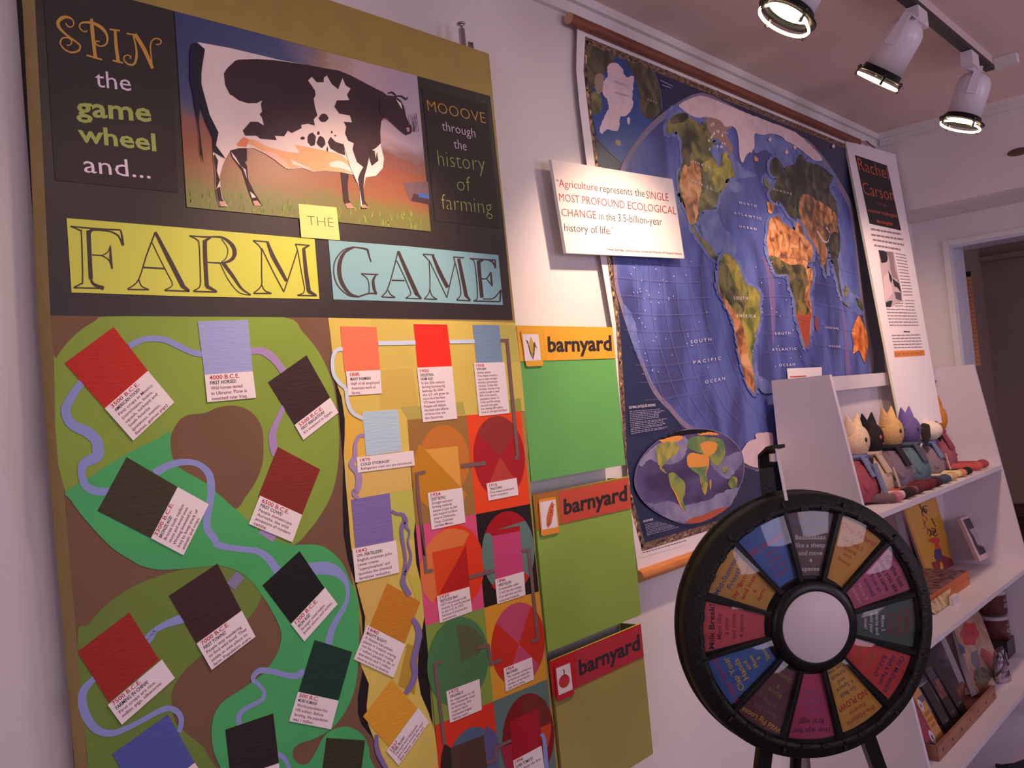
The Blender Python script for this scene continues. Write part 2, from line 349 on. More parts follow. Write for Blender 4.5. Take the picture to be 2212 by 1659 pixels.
lay(zL(140,330,120,380,70,520,60,640,100,900,180,1030,250,1090,660,1000,715,930,640,850,210,395), tone((188,124,32)), .00003)
lay(zL(210,395,600,352,645,850), tone((214,152,70)), .00003)
disc(Q[1], (164,28,36), .52, .46, .47, .43)
disc(Q[1], (140,48,44), .52, .46, .47, .43, 220, 320, 20, True); disc(Q[1], (176,62,54), .52, .46, .47, .43, 50, 130, 20, True)
disc(Q[2], (214,56,30), .58, .5, .49, .44)
lay(zMm(740,130,690,90,560,62,450,75,330,150,215,300,150,520,160,690,200,840,300,965,420,740), tone((210,112,62)), .00003)
lay(zMm(295,350,700,260,740,640,745,760,355,870), tone((206,66,24)), .00003); lay(zMm(700,260,745,760,380,850), tone((176,28,28)), .00003)
disc(Q[3], (96,122,120), .52, .48, .48, .45)
disc(Q[3], (164,20,32), .52, .48, .48, .45, 214, 318, 20); lay(zMm(958,100,1345,30,1345,95,1015,158), tone((164,20,32)), .00003)
lay(zMm(1015,155,1345,95,1390,580,1050,675), tone((190,66,118)), .00003); lay(zMm(1395,590,1455,635,1410,720), tone((190,30,32)), .00003); lay(zMm(1010,755,1045,700,1055,800), tone((190,30,32)), .00003)
disc(Q[4], (72,116,76), .48, .46, .52, .45)
lay(zMm(580,1210,700,1215,800,1255,930,1400,860,1560,640,1659,625,1500), tone((86,92,62)), .00003)
disc(Q[5], (186,44,30), .54, .5, .49, .45)
disc(Q[5], (180,70,106), .54, .5, .49, .45, 222, 305, 20, True); disc(Q[5], (180,70,106), .54, .5, .49, .45, 45, 125, 20, True)
disc(Q[6], (78,96,124), .55, .62, .45, .45); lay(zP(780,1110,900,1210,940,1350,930,1600,800,1659,745,1240), tone((92,84,132)), .00003)
lay(zP(320,1400,740,1235,790,1659,760,1900,330,1800), tone((80,56,46)), .00003); lay(zP(240,1345,320,1400,340,1800,180,1800,200,1500), tone((46,38,32)), .00003)
disc(Q[7], (122,24,30), .56, .52, .47, .46); lay(zP(1240,760,1420,710,1540,800,1600,990,1605,1080,1470,1130,1240,930), tone((112,42,34)), .00003)
lay(zP(1085,1060,1440,890,1490,1370,1125,1560), tone((158,24,40)), .00003); lay(zP(1470,1140,1610,1080,1605,1220,1570,1390,1500,1360), tone((190,62,36)), .00003)
lay(zP(960,1400,1100,1350,1130,1700,1020,1640), tone((156,40,64)), .00003)
o[0] += .0002
riv(zI(180,330,120,345,85,420,90,560,140,650,210,720,230,850,280,950,380,1005), 8, RIV3)
riv(zI(525,275,885,268), [9,9], RIV3); riv(zJ(600,343,920,340), [8,8], RIV3)
riv(zI(395,1165,340,1175,305,1250,300,1370,265,1450,320,1520,340,1600,320,1700)+zK(140,330,140,380,190,420), [7,7,8,10,12,13,14,12,9,8,8], RIV2)
VIO = tone((122,104,158))
riv(zK(580,570,650,605,720,615,750,680,760,760,800,830,780,950,815,1090,800,1200,735,1340), [6,6,7,11,7,4,4,5,7,7], VIO)
riv(zK(750,690,710,760,710,880,740,1050,750,1180,735,1330,725,1440,800,1580), [10,9,8,7,6,9,12,12], VIO)
riv(zN(840,690,900,790,920,900,890,1060,850,1250,870,1380,840,1500,750,1650), [10,13,14,13,14,13,13,9], VIO)
riv(zO(410,1200,405,1330,430,1450,500,1590,550,1680), [7,10,11,10,9], VIO)
PIPE = tone((118,88,92))
def pipe(*pts, w=7, c=None): riv([q for i in range(len(pts)-1) for q in (pts[i],)]+[pts[-1]], w, c or PIPE)
def bend(pts, w=7):
    o[0] += .00004
    for i in range(len(pts)-1): ribbon(b, [pts[i], pts[i+1]], [w,w], PF, .0006+o[0]+i*1e-5, PIPE, 1)
bend(zJ(1255,328,1345,328)+zJ(1335,310,1460,1659)); bend(zL(1275,0,1320,500)); bend(zL(1325,495,1280,495))
bend(zL(640,590,935,555), 9); bend(zL(215,660,105,685)+zL(110,670,140,1050,170,1300,205,1659)); bend(zMm(170,0,225,590)+zMm(215,582,310,562))
bend(zMm(740,650,1040,565), 8); bend(zMm(1370,335,1460,318)+zMm(1450,305,1560,1400)+zMm(1560,1390,1480,1415))
bend(zP(650,120,805,78)+zP(800,75,840,330)+zP(825,325,970,270))
bend(zP(200,290,110,320)+zP(115,310,240,1360)); bend(zP(780,1600,895,1550)+zP(890,1560,895,1400)+zP(890,1405,1100,1300))
riv(zP(1480,1220,1520,1300,1550,1659), [8,9,9], RIV)
b.build('painted_chart', board, label='painted yellow strip and bright squares with circles and grey pipes')
# ------- event tiles with their captions
def tile(q, c, cap, lines, name='event_tile', lab=None):
    root = None
    if q:
        b = MB(); f = [PF(x, y, .0022) for x, y in q]; k = [PF(x, y, .001) for x, y in q]
        b.hexa(f, k, tone(c, bump=.35, scale=40, stretch=(1,1,6)) , mat('card_edge',(190,160,110),.8)); root = b.build(name, board, label=lab)
    if not cap: return
    b = MB(); f = [PF(x, y, .0034) for x, y in cap]; k = [PF(x, y, .0024) for x, y in cap]
    b.hexa(f, k, WPAPER)
    fn, H = cardfn(cap, PF, .0037)
    n = len(lines); 
    for t, x, y, w, h, M in lines:
        text_fn(b, t, fn, x, H*(1-y), h*H, M, width=w, bold=.009 if M is not MAROON else .004)
    if root:
        b.build('caption_label', root)
    else: b.build('caption_label', board, label=lab)
def caps(date, head, body, top=.14, x=.1, wmax=.8, hd=.11, hh=.09, hb=.075, wd=.55, wh=None, sp=None):
    # date, heading lines and body lines down the card
    sp = sp or 1.55
    out = []; y = top + hd*.9; out.append((date, x, y, wd, hd, RED))
    for t in head: y += hh*sp; out.append((t, x+.005, y, None if wh is None else wh*len(t)/len(head[0]), hh, INK))
    for t in body: y += hb*sp*1.12; out.append((t, x+.01, y, None, hb, MAROON))
    last = out[-1][2]; k_ = min(1., .95/last); out = [(t, xx, yy*k_, w, h*min(1,k_*1.04), M) for t, xx, yy, w, h, M in out]
    mx = max(len(t) for t in body + head); 
    u = wmax/mx
    return [(t, xx, yy, (w if i == 0 else u*len(t)*(1.08 if t.isupper() else 1)), h, M) for i, (t, xx, yy, w, h, M) in enumerate(out)]
tile(zA(332,578,915,145,1325,668,808,1118), (176,40,36), zA(808,1118,1325,668,1640,1045,1150,1505),
     caps('3500 B.C.E.', ['AMERICAN FOOD!'], ['First crops in Mexico','(corn/maize, beans,','squash, turkeys) and','South America','(potatoes, manioc,','llamas, guinea pigs).'], .05, .1, .78, .1, .09, .083, .62), lab='red square tile at the top left of the river')
tile(zB(148,78,752,62,808,675,232,718), (150,152,206), zB(232,718,808,675,848,990,265,1045),
     caps('4000 B.C.E.', ['FIRST HORSES!'], ['Wild horses tamed','in Ukraine. Plow is','invented near Iraq.'], .06, .09, .72, .16, .13, .125, .62, sp=1.42), lab='lilac square tile')
tile(zB(992,805,1450,483,1733,990,1308,1315), (60,40,42), zB(1308,1315,1733,990,1832,1168,1412,1495),
     caps('5500 B.C.E.', ['FIRST IRRIGATION!'], ["It's invented in Egypt."], .1, .08, .8, .2, .17, .15, .65, sp=1.42), lab='dark brown square tile at the top right of the river')
tile(zC(722,795,1070,150,1680,508,1360,1120), (62,58,42), zC(1360,1120,1680,508,2052,715,1748,1325),
     caps('3300 B.C.E.', ['BRONZE AGE!'], ['Bronze tools replace','stone and wood ones.','Writing invented in','Iraq to keep track of','animals and crops.'], .04, .08, .72, .12, .1, .095, .62), lab='dark olive square tile turned on its side')
tile(zD(885,140,1392,408,1175,952,652,735), (124,42,38), zD(672,722,1178,952,1060,1280,538,1060),
     caps('6500 B.C.E.', ['FIRST COWS!'], ['People domesticate','Aurochs, the wild','ancestors of modern','cattle.'], .06, .08, .8, .14, .11, .1, .62, sp=1.45), lab='dark red square tile')
tile([zE(1465,480)[0], zE(2045,95)[0], zF(450,770)[0], zE(1795,1052)[0]], (62,38,38), [zE(1795,1052)[0], zF(455,768)[0], zF(620,1080)[0], zF(95,1478)[0]],
     caps('7000 B.C.E.', ['FIRST TOWNS!'], ['People stop wandering','to find wild food. They','settle in one place to','farm. Population soars.'], .05, .07, .84, .13, .11, .1, .6, sp=1.5), lab='brown square tile under the green leaf')
tile([zE(370,1150)[0], zE(992,682)[0], zE(1350,1245)[0], zG(712,722)[0]], (150,38,38), zG(690,755,1412,150,1585,400,880,1018),
     caps('7500 B.C.E.', ['FARMING IN CHINA!'], ['First crops are rice,','millet, pigs, silkworms'], .04, .06, .72, .17, .15, .13, .5, sp=1.4), lab='deep red square tile at the left edge')
tile(zF(702,468,1145,58,1445,500,1042,922), (24,24,26), zF(1042,930,1450,492,1600,692,1202,1138),
     caps('1200 B.C.E.', ['IRON AGE!'], ['Stronger metal makes','better plows and sickles.'], .05, .08, .84, .17, .14, .12, .62, sp=1.42), lab='black diamond-set tile')
tile([zF(1325,1118)[0], zF(1775,1262)[0], zH(1597,640)[0], zH(1105,535)[0]], (26,56,46), zH(1098,535,1597,645,1505,995,990,895),
     caps('500 B.C.', ['MORE HUMANS!'], ['World population hits','100 million. Before','farming, the population','was 1 million.'], .05, .06, .8, .13, .11, .1, .46, sp=1.5), lab='dark green square tile')
tile(zG(755,1405,1490,880,1850,1520,1130,2060), (78,84,160), zG(1130,2060,1850,1520,1960,1700,1250,2240), [], lab='blue square tile at the bottom edge')
tile(zH(208,1000,795,800,865,1408,275,1610), (42,34,36), zH(275,1610,865,1408,900,1700,310,1900), [], lab='near-black square tile at the bottom')
tile(zH(1448,1100,1922,1130,1850,1700,1370,1680), (56,54,34), None, [], lab='dark olive tile at the bottom right')
tile(zI(158,110,508,118,545,535,198,550), (236,112,86), zI(212,548,545,535,560,760,235,782),
     caps('1880', ['MANY FARMERS!'], ['Half of all employed','Americans work on','farms.'], .08, .1, .84, .14, .13, .12, .28, sp=1.42), lab='salmon tile at the top')
tile(zJ(140,118,570,125,628,655,192,672), (228,44,36), zJ(182,678,632,658,698,1330,258,1375),
     caps('1900', ['INDUSTRIAL','FARM AGE!'], ['In the 20th century','farming becomes big','business. By 2000','the U.S. will grow far','more food but have','97% fewer farmers.','People will debate','the bad side effects','of farms that are','like factories.'], .04, .07, .76, .06, .052, .047, .25, sp=1.4), lab='bright red tile at the top')
tile(zJ(895,128,1235,132,1280,610,945,615), (118,140,174), zJ(908,618,1302,605,1368,1258,978,1298),
     caps('1908', ['NITROGEN!'], ['German chemist','Fritz Haber invents a','way to make nitrogen','fertilizer (ammonium','nitrate). Today that','fertilizer boosts crop','yields enough to feed','40% of the world\'s','population. About 1%','of the world\'s energy','use each year goes','into making 500 million','tons of nitrogen fertilizer.'], .03, .07, .86, .055, .048, .042, .25, sp=1.4), lab='steel blue tile at the top right')
tile(zI(370,940,715,918,755,1320,408,1365), (172,190,216), zI(315,1382,865,1315,880,1458,328,1528),
     [('1870',.06,.3,.17,.2,RED),('COLD STORAGE!',.06,.58,.5,.18,INK),('Refrigerator train cars are introduced.',.06,.85,.9,.16,MAROON)], lab='pale blue tile')
tile(zK(102,440,562,358,612,930,155,1015), (122,102,168), zK(118,1028,640,925,678,1308,155,1430),
     caps('1842', ['OH, FERTILIZER!'], ['English scientist John','Lawes creates','"superphosphate" and','launches the chemical','fertilizer industry.'], .06, .08, .78, .1, .09, .085, .24, sp=1.5), lab='violet tile')
tile(zN(510,232,935,475,738,1005,290,782), (190,120,36), zN(255,770,748,1020,592,1445,85,1210),
     caps('1840', ['MIGHTY BLIGHT!'], ['A disease hits potato','plants in Ireland, wiping','out the crop and causing','1 million people to die of','starvation and 1 million','more to move to America.'], .04, .05, .86, .1, .09, .08, .26, sp=1.5), lab='ochre tile set askew')
tile(zO(218,945,620,435,965,830,575,1360), (212,148,48), zO(540,1425,985,825,1135,1025,712,1625),
     caps('1837', ['STEEL PLOW!'], ['Vermont-born blacksmith','John Deere invents the tool','that better cuts the soil.'], .1, .07, .8, .16, .14, .13, .2, sp=1.25), lab='golden tile set as a diamond')
tile(None, None, zL(242,912,655,848,695,1265,290,1352),
     caps('1934', ['DUST BOWL!'], ['Drought and poor','farming methods','cause crops to fail','and topsoil to blow','away in Oklahoma,','Texas, Colorado','and New Mexico.'], .04, .08, .7, .1, .085, .075, .27, sp=1.38), lab='white caption in the dust-brown square')
tile(None, None, zL(945,798,1305,730,1328,935,970,1005),
     caps('1916', ['TRACTORS!'], ['First mass-produced','farm tractors.'], .08, .08, .78, .17, .14, .12, .26, sp=1.4), lab='white caption on the crimson circle')
tile(None, None, zMm(352,875,740,760,775,1055,388,1195),
     caps('1939', ['PESTICIDE ERA!'], ['DDT introduced to kill','insects. It will be banned','in the U.S. in 1972','because it poisons the','environment.'], .04, .08, .9, .12, .1, .09, .27, sp=1.4), lab='white caption on the pink square')
tile(None, None, zMm(1048,675,1390,578,1412,860,1075,968),
     caps('1946', ['WEED KILLER!'], ['A weed-killer called','2, 4-D hits the market.','It is still the world\'s','most-used herbicide.'], .05, .08, .8, .13, .11, .1, .26, sp=1.42), lab='white caption on the black square')
tile(None, None, zP(998,380,1362,235,1388,520,1028,678),
     caps('1954', ['MACHINES!'], ['The number of tractors','on farms exceeds the','number of horses for','the first time.'], .05, .08, .86, .13, .11, .1, .26, sp=1.42), lab='white caption on the amber square')
tile(None, None, zP(262,675,688,515,720,910,310,1082),
     caps('1972', ['ORGANICS!'], ['In response to all','the chemicals used','in farming, the','organic farm','movement begins','taking root.'], .04, .08, .72, .11, .09, .08, .27, sp=1.42), lab='white caption on the green square')
tile(None, None, zP(1122,1565,1485,1372,1530,1720,1160,1930),
     caps('1994', ['SUPER TOMATO!'], ['introduces the first','engineered','Flavr Savr'], .05, .06, .85, .13, .11, .1, .26, sp=1.42), lab='white caption on the teal square')
# ------- the two black text panels
GOLD = mat('gold_lettering',(200,150,60),.6); LIME = mat('lime_lettering',(160,172,84),.6); PALE = mat('pale_lettering',(226,206,230),.6)
PANEL = mat('black_card', (46,34,36), .7)
def slabcard(name, q, M, off=.0016, th=.001, **k):
    b = MB(); b.hexa([PF(x,y,off) for x,y in q], [PF(x,y,off-th) for x,y in q], M); return b
b = slabcard('', [(94,-12),(366,62),(385,416),(119,389)], PANEL)
T = .002
def st(z, w, *pts):      # lettering stroke
    q = z(*pts); s = {z1:3.95, z2:3.687, z5:3.95, z6:3.687}[z]
    kk = 1.2/s; ribbon(b, q, [x*kk for x in w] if isinstance(w, (list,tuple)) else w*kk, PF, T + random.random()*2e-5, INKC, 5 if len(q) > 2 else 1)
INKC = GOLD
st(z1,[8,10,9,8,9,16,26,26,20,14,12,12,14,12,10,8], 560,195,575,220,600,232,628,212,622,172,585,148,535,150,495,190,510,240,570,300,640,350,684,390,670,432,610,447,550,420,512,370)
st(z1,[12,11,10,9,8], 512,370,530,328,580,322,612,350,600,382,570,386)
st(z1,[20,28,24,26], 780,160,788,260,800,380,815,500); st(z1,12, 738,470,872,510)
st(z1,[10,9,9,12,14,22,24,16,12,10,9], 745,262,720,270,685,245,682,208,720,190,800,200,870,240,912,300,910,370,860,395,815,375); st(z1,[8,9,8],815,375,822,350,850,355)
st(z1,12, 935,250,1025,262); st(z1,[18,24,24], 982,256,992,400,1010,530); st(z1,12, 960,515,1050,537)
st(z1,10,1080,285,1150,297); st(z1,[10,12,18,16,12,10,9,8],1135,295,1160,400,1165,480,1145,545,1100,550,1060,515,1062,480,1090,468); st(z1,[8,8],1090,468,1118,485,1105,502)
st(z1,[26,28,20], 1150,290,1230,420,1302,585); st(z1,[8,9,10,10,10,9,8],1303,585,1288,470,1285,380,1310,335,1350,330,1376,352,1360,378,1330,378)
text_px(b,'the',(207,187),(284,197),(-3,-37),PF,T,PALE); text_px(b,'game',(164.5,249),(328,263),(-3,-42),PF,T,LIME,.022)
text_px(b,'wheel',(169.5,305),(338,326),(-3,-37),PF,T,LIME,.022); text_px(b,'and...',(182,372),(326,386),(-4,-38),PF,T,PALE)
b.build('text_panel', board)
b = slabcard('', [(911,188.5),(1052,226),(1081,493),(940,477)], PANEL)
text_px(b,'MOOOVE',(924.5,238.7),(1050,267),(-3,-24),PF,T,GOLD,-.012); text_px(b,'through',(955.7,280.7),(1027.5,297),(-2,-20),PF,T,PALE,-.01)
text_px(b,'the',(981.4,320),(1008.6,325.5),(-2,-21),PF,T,PALE,-.01); text_px(b,'history',(947.5,358),(1049,371),(-4,-36),PF,T,LIME,-.02)
text_px(b,'of',(988,412),(1018,413.5),(-3,-33),PF,T,LIME,-.02); text_px(b,'farming',(955,451.5),(1064,463),(-3,-34),PF,T,LIME,-.02)
b.build('text_panel', board)
# ------- title banners with engraved capitals
YB = mat('yellow_card',(204,210,74),.45); BB = mat('blue_card',(134,182,192),.35)
INKC = mat('engraved_ink',(60,42,44),.6)
b = slabcard('', [(144,471),(410,493),(679.7,516.6),(690,646),(400,640),(154.4,631.7)], YB)
E_ = [(10,(600,350,680,385,695,420,705,800,690,840,630,872)),(30,(755,385,760,500,775,800)),([16,20,30],(775,795,800,845,885,880)),([8,12,10],(600,350,800,370,1030,382)),([30,16,10,14],(765,400,800,380,940,395,1010,430)),
 (12,(1010,430,1030,470,1045,515)),([10,14,20],(1030,383,1042,440,1048,515)),(9,(785,595,870,600)),(8,(870,600,920,570,942,515)),([8,20,10],(942,515,945,620,958,715)),(9,(870,600,930,640,955,712)),(10,(630,875,888,881)),
 ([20,32,34],(1325,400,1440,625,1560,860)),([12,10,9,10],(1325,400,1250,600,1180,810,1090,885)),([8,8,8],(1298,490,1380,660,1470,830)),(8,(1470,830,1462,865,1405,895)),(12,(1225,702,1410,712)),(10,(1088,889,1272,892)),(9,(1185,805,1210,862,1270,890)),(11,(1405,898,1618,905)),([30,20],(1550,855,1615,903)),
 ([9,10,9,10],(1615,432,1680,465,1700,520,1712,830)),(9,(1712,830,1700,872,1650,902)),(30,(1748,470,1750,600,1765,865)),([9,12,10],(1615,432,1760,442,1810,440)),([20,12],(1750,475,1800,445)),([10,16,28,30,24,12,9],(1800,440,1900,448,1980,510,2003,580,1975,635,1900,662,1770,658)),(7,(1890,460,1942,540,1930,620,1890,655)),
 ([26,24,16,8],(1905,665,1990,780,2060,880,2140,936)),(7,(1880,670,1950,810,2040,915,2140,938)),(11,(1650,906,1852,912)),([28,14],(1762,862,1850,908))]
for w, p in E_: st(z5, w, *p)
E6 = [(9,(25,442,150,452)),(8,(25,442,70,480,90,510)),(8,(92,500,93,700,90,800,28,860)),([16,28,26,20],(140,455,180,560,240,670,292,765)),(8,(94,502,180,680,270,850)),(8,(270,850,320,700,378,520)),(9,(360,470,475,480)),(7,(360,470,380,520,410,690,435,820)),(7,(435,820,425,858,378,876)),
 ([20,26,28],(428,500,445,680,470,850)),(9,(378,878,532,881)),(9,(28,862,172,862)),(8,(92,790,120,840,170,860)),([26,12],(468,845,530,879)),([8,14],(475,480,428,505))]
for w, p in E6: st(z6, w, *p)
b.build('title_banner', board, label='yellow-green banner lettered FARM')
b = slabcard('', [(709.5,518.5),(880,532),(1076.5,551),(1086.5,659),(900,652),(720.4,646.8)], BB)
G6 = [(8,(820,492,740,520,680,600,668,700,700,800,780,875,850,890)),([10,18,26,28,26,18,10],(830,494,750,540,712,640,725,760,790,860,870,890)),([8,12,14],(820,492,900,503,940,515)),([14,12,8],(938,512,945,550,965,612)),(10,(860,890,950,862,1012,866)),(9,(885,705,1022,712)),(7,(885,705,930,740,948,790,948,862)),([8,18,20,10],(1005,715,982,760,990,830,1010,862)),
 ([18,26,28],(1180,525,1255,700,1330,868)),(8,(1180,525,1130,720,1090,840,1048,888)),(7,(1168,600,1230,730,1275,840)),(7,(1275,840,1280,870,1240,900)),(9,(1128,757,1232,760)),(8,(1048,890,1157,895)),(8,(1100,835,1120,870,1157,893)),(8,(1240,900,1367,905)),([26,10],(1325,862,1365,903)),
 (8,(1378,550,1470,555)),(7,(1378,550,1425,600)),(7,(1427,600,1432,830,1390,903)),([14,26,24],(1455,558,1510,690,1575,815)),(7,(1428,600,1568,895)),(7,(1568,895,1632,620)),(8,(1620,572,1705,578)),(7,(1620,572,1655,700,1680,860,1645,912)),([20,24,24],(1662,585,1690,720,1722,880)),(9,(1645,915,1757,920)),(8,(1385,905,1490,910)),(7,(1433,830,1450,880,1490,908)),([22,10],(1718,875,1755,918)),
 (9,(1750,585,1955,597)),(7,(1750,585,1790,625,1812,880,1780,920)),(24,(1820,600,1832,740,1848,895)),([20,10],(1822,610,1860,597)),([8,10,12],(1900,598,1935,615,1957,660)),(10,(1953,598,1957,660)),(8,(1838,745,1885,742,1920,690)),([6,14,8],(1920,690,1922,745,1930,805)),(7,(1885,745,1928,800)),(9,(1780,922,1990,928)),(11,(1992,928,1998,835)),(8,(1855,905,1940,900,1998,835))]
for w, p in G6: st(z6, w, *p)
b.build('title_banner', board, label='pale blue banner lettered GAME')
b = slabcard('', [(644.4,440),(727,448),(734.5,519),(650.7,512.5)], mat('pale_yellow_card',(214,218,128),.5), .0034, .0014); T = .0037
text_px(b,'THE',(665,486),(721,491),(-2,-21),PF,T,mat('grey_ink',(120,116,80),.7),-.022)
b.build('small_card', board, label='small pale yellow card lettered THE')
# ------- the cow picture
def cowmat():
    M = bpy.data.materials.new('painted_backdrop'); M.use_nodes = True; nt = M.node_tree; bs = nt.nodes['Principled BSDF']; bs.inputs['Roughness'].default_value = .38
    tc = nt.nodes.new('ShaderNodeTexCoord'); sx = nt.nodes.new('ShaderNodeSeparateXYZ'); nz = nt.nodes.new('ShaderNodeTexNoise'); nz.inputs['Scale'].default_value = 7; nz.inputs['Detail'].default_value = 6
    mp = nt.nodes.new('ShaderNodeMapping'); mp.inputs['Scale'].default_value = (1,1,3)
    geo = nt.nodes.new('ShaderNodeNewGeometry'); nt.links.new(geo.outputs['Position'], sx.inputs[0]); nt.links.new(geo.outputs['Position'], mp.inputs[0]); nt.links.new(mp.outputs[0], nz.inputs[0])
    def ma(op, a, b_):
        n = nt.nodes.new('ShaderNodeMath'); n.operation = op
        for i, v in enumerate((a, b_)):
            if isinstance(v, (int, float)): n.inputs[i].default_value = v
            else: nt.links.new(v, n.inputs[i])
        return n.outputs[0]
    zb = onY(930,500,YF).z; zt = onY(377,24,YF).z; xa = onY(377,24,YF).x; xb = onY(901,164,YF).x
    n01 = ma('MULTIPLY', ma('SUBTRACT', nz.outputs[0], .5), .22)
    v = ma('ADD', ma('DIVIDE', ma('SUBTRACT', sx.outputs[2], zb), zt-zb), n01)
    h = ma('ADD', ma('DIVIDE', ma('SUBTRACT', sx.outputs[0], xa), xb-xa), ma('MULTIPLY', n01, 1.6))
    def ramp(src, st):
        r = nt.nodes.new('ShaderNodeValToRGB'); e = r.color_ramp.elements
        while len(e) < len(st): e.new(.5)
        for i, (p, c) in enumerate(st): e[i].position = p; e[i].color = (*lin(c), 1)
        nt.links.new(src, r.inputs[0]); return r.outputs[0]
    ground = ramp(v, [(0,(120,120,66)),(.1,(126,118,62)),(.2,(150,96,62)),(.34,(146,80,62)),(.44,(132,86,82)),(.54,(118,92,98))])
    sky = ramp(h, [(0,(62,68,112)),(.35,(74,82,132)),(.5,(124,110,136)),(.58,(176,140,118)),(.66,(206,176,180)),(1,(184,164,186))])
    f = ramp(v, [(.44,(0,0,0)),(.56,(255,255,255))]); mx = nt.nodes.new('ShaderNodeMix'); mx.data_type = 'RGBA'
    nt.links.new(f, mx.inputs[0]); nt.links.new(ground, mx.inputs[6]); nt.links.new(sky, mx.inputs[7]); nt.links.new(mx.outputs[2], bs.inputs['Base Color'])
    return M
b = MB(); q = [(377,24),(901,164),(930.6,500),(403.5,447)]; BGM = cowmat()
b.hexa([PF(x,y,.0026) for x,y in q],[PF(x,y,.001) for x,y in q], BGM, WPAPER)
cw = [.0028]
def cl(pts, M, step=.00008, sm=False): cw[0] += step; region(b, smooth(pts) if sm else pts, PF, cw[0], M)
COWW = tone((228,200,204), var=.04, scale=9); COWB = tone((66,46,54), var=.1, scale=9); NAVY = tone((36,34,54)); PEACH = tone((222,160,124), var=.08, scale=10)
for i in range(150):                              # grass blades along the bottom
    x = 410 + random.random()**1.0*500; y = 450 + (x-403)*.098 - random.random()*34; h = random.uniform(8,20)
    y = min(y, 446+(x-403)*.098)
    cl([(x,y),(x+2.6,y),(x+random.uniform(-4,7),y-h)], tone(random.choice([(122,150,58),(150,158,72),(96,128,60)])), .0)
cl([(870,395),(925,392),(928,440),(886,434)], tone((110,84,96))); cl([(893,418),(927,425),(928,442),(888,434)], tone((74,48,58))); cl([(902,416),(927,421),(928,430),(905,426)], tone((66,96,168)))
for i in range(14): x=885+random.random()*20; ribbon(b,[(x,285),(x+random.uniform(-8,8),240+random.random()*30)],[1,.6],PF,cw[0]+.00005,tone((112,90,110)),1)
cl(zQ(480,1070,590,1080,590,1180,560,1200,480,1100), COWB); cl(zQ(455,1100,520,1090,590,1220,600,1330,650,1430,712,1530,640,1528,600,1420,550,1260,470,1150), COWB)
cl(zQ(465,1110,500,1150,540,1220,580,1250,590,1320,560,1240,520,1200,480,1150), COWW); cl(zQ(612,1420,640,1440,660,1465,630,1470), COWW); cl(zQ(635,1495,670,1490,705,1530,650,1530), tone((200,150,140)))
cl(z2(870,1370,935,1385,925,1480,935,1590,972,1652,925,1658,893,1600,882,1480), COWB); cl([(745,440),(757,438),(766,450),(750,450)], tone((180,130,120)))
body = zQ(200,255,450,300,640,345,860,398) + z2(600,515,750,545,850,560,950,600,1100,680,1190,730,1200,960,1185,1050,1190,1160,1215,1260,1205,1340,1150,1400,1070,1412,1050,1500,1060,1600,1092,1650,1030,1655,1020,1500,1000,1440,990,1395,870,1370,740,1360,650,1368,560,1335,480,1345,430,1330,300,1240,180,1180,60,1180) + zQ(460,1100,420,1170,400,1215,378,1300,385,1400,402,1480,440,1535,380,1537,362,1500,345,1400,338,1250,325,1130,335,1000,300,830,235,600,235,450,260,310)
cl(body, COWW)
cl(zQ(540,1010,640,1015,760,1075,900,1110,1000,1120)+z2(500,1150,700,1190,860,1225,950,1300,1000,1385,870,1368,740,1358,650,1365,560,1330,480,1340,430,1322,300,1230,150,1150,50,1150), PEACH)
cl(z2(95,1090,140,1110,120,1170,50,1165,40,1150), tone((214,124,96))); cl(z2(330,1210,420,1270,470,1350,430,1340,340,1270,230,1200), tone((226,178,170))); cl(z2(780,1300,850,1280,920,1310,960,1370,880,1340,800,1330), COWW, sm=True)
cl(z2(470,1270,560,1310,650,1355,560,1330,490,1310), COWW)
cl(z2(60,475,200,470,350,480,600,515,750,545,850,560,950,600,1100,680,1210,735,1260,775,1250,900,1195,965,1185,1050,1190,1140,1150,1180,1110,1200,1095,1260,1080,1330,1060,1400,1050,1500,1062,1600,1090,1648,1045,1640,1022,1500,1005,1410,1050,1330,1000,1290,965,1190,975,1140,930,1120,905,1060,915,1010,895,970,960,975,945,920,860,905,820,850,840,800,940,797,920,755,950,705,910,680,885,620,850,710,800,670,760,600,735,620,735,655,680,655,640,610,610,640,665,720,670,760,655,785,665,850,685,920,655,950,665,1000,610,985,555,995,560,1020,480,1060,450,1040,420,1085,345,1080,360,1115,230,1105,200,1080,110,1080,90,1040,150,970,210,970,260,1000,245,940,225,910,245,890,235,830,245,800,200,822,130,822,60,800,0,755)+zQ(460,670,420,590,410,500,440,455,500,400), COWB)
for x,y,rx,ry in ((735,940,40,35),(640,1110,35,55),(715,1130,34,46),(568,1100,18,12),(693,1060,10,14),(800,1052,6,10),(828,1080,6,6),(765,1190,5,20)):
    cl(z2(*[c for i in range(14) for c in (x+rx*math.cos(i*.4488)*random.uniform(.85,1.1), y+ry*math.sin(i*.4488)*random.uniform(.85,1.1))]), COWB)
cl(z2(790,1090,830,1130,895,1150,905,1235,850,1215,790,1180,770,1130), COWB)
cl(z2(890,1140,965,1135,935,1190,1000,1300,1030,1350,1000,1450,950,1340), COWW); cl(z2(1110,1190,1160,1210,1170,1280,1120,1320,1100,1260), COWB); cl(z2(1140,1195,1150,1260,1160,1190), COWW)
cl(z2(1240,760,1300,765,1350,800,1375,850,1392,930,1432,1010,1432,1060,1390,1076,1350,1045,1290,990,1235,940,1180,900,1180,760), COWB); cl(z2(1310,790,1350,820,1362,870,1345,850), COWW); cl(z2(1392,1015,1415,1015,1420,1045,1400,1050), tone((190,140,150)))
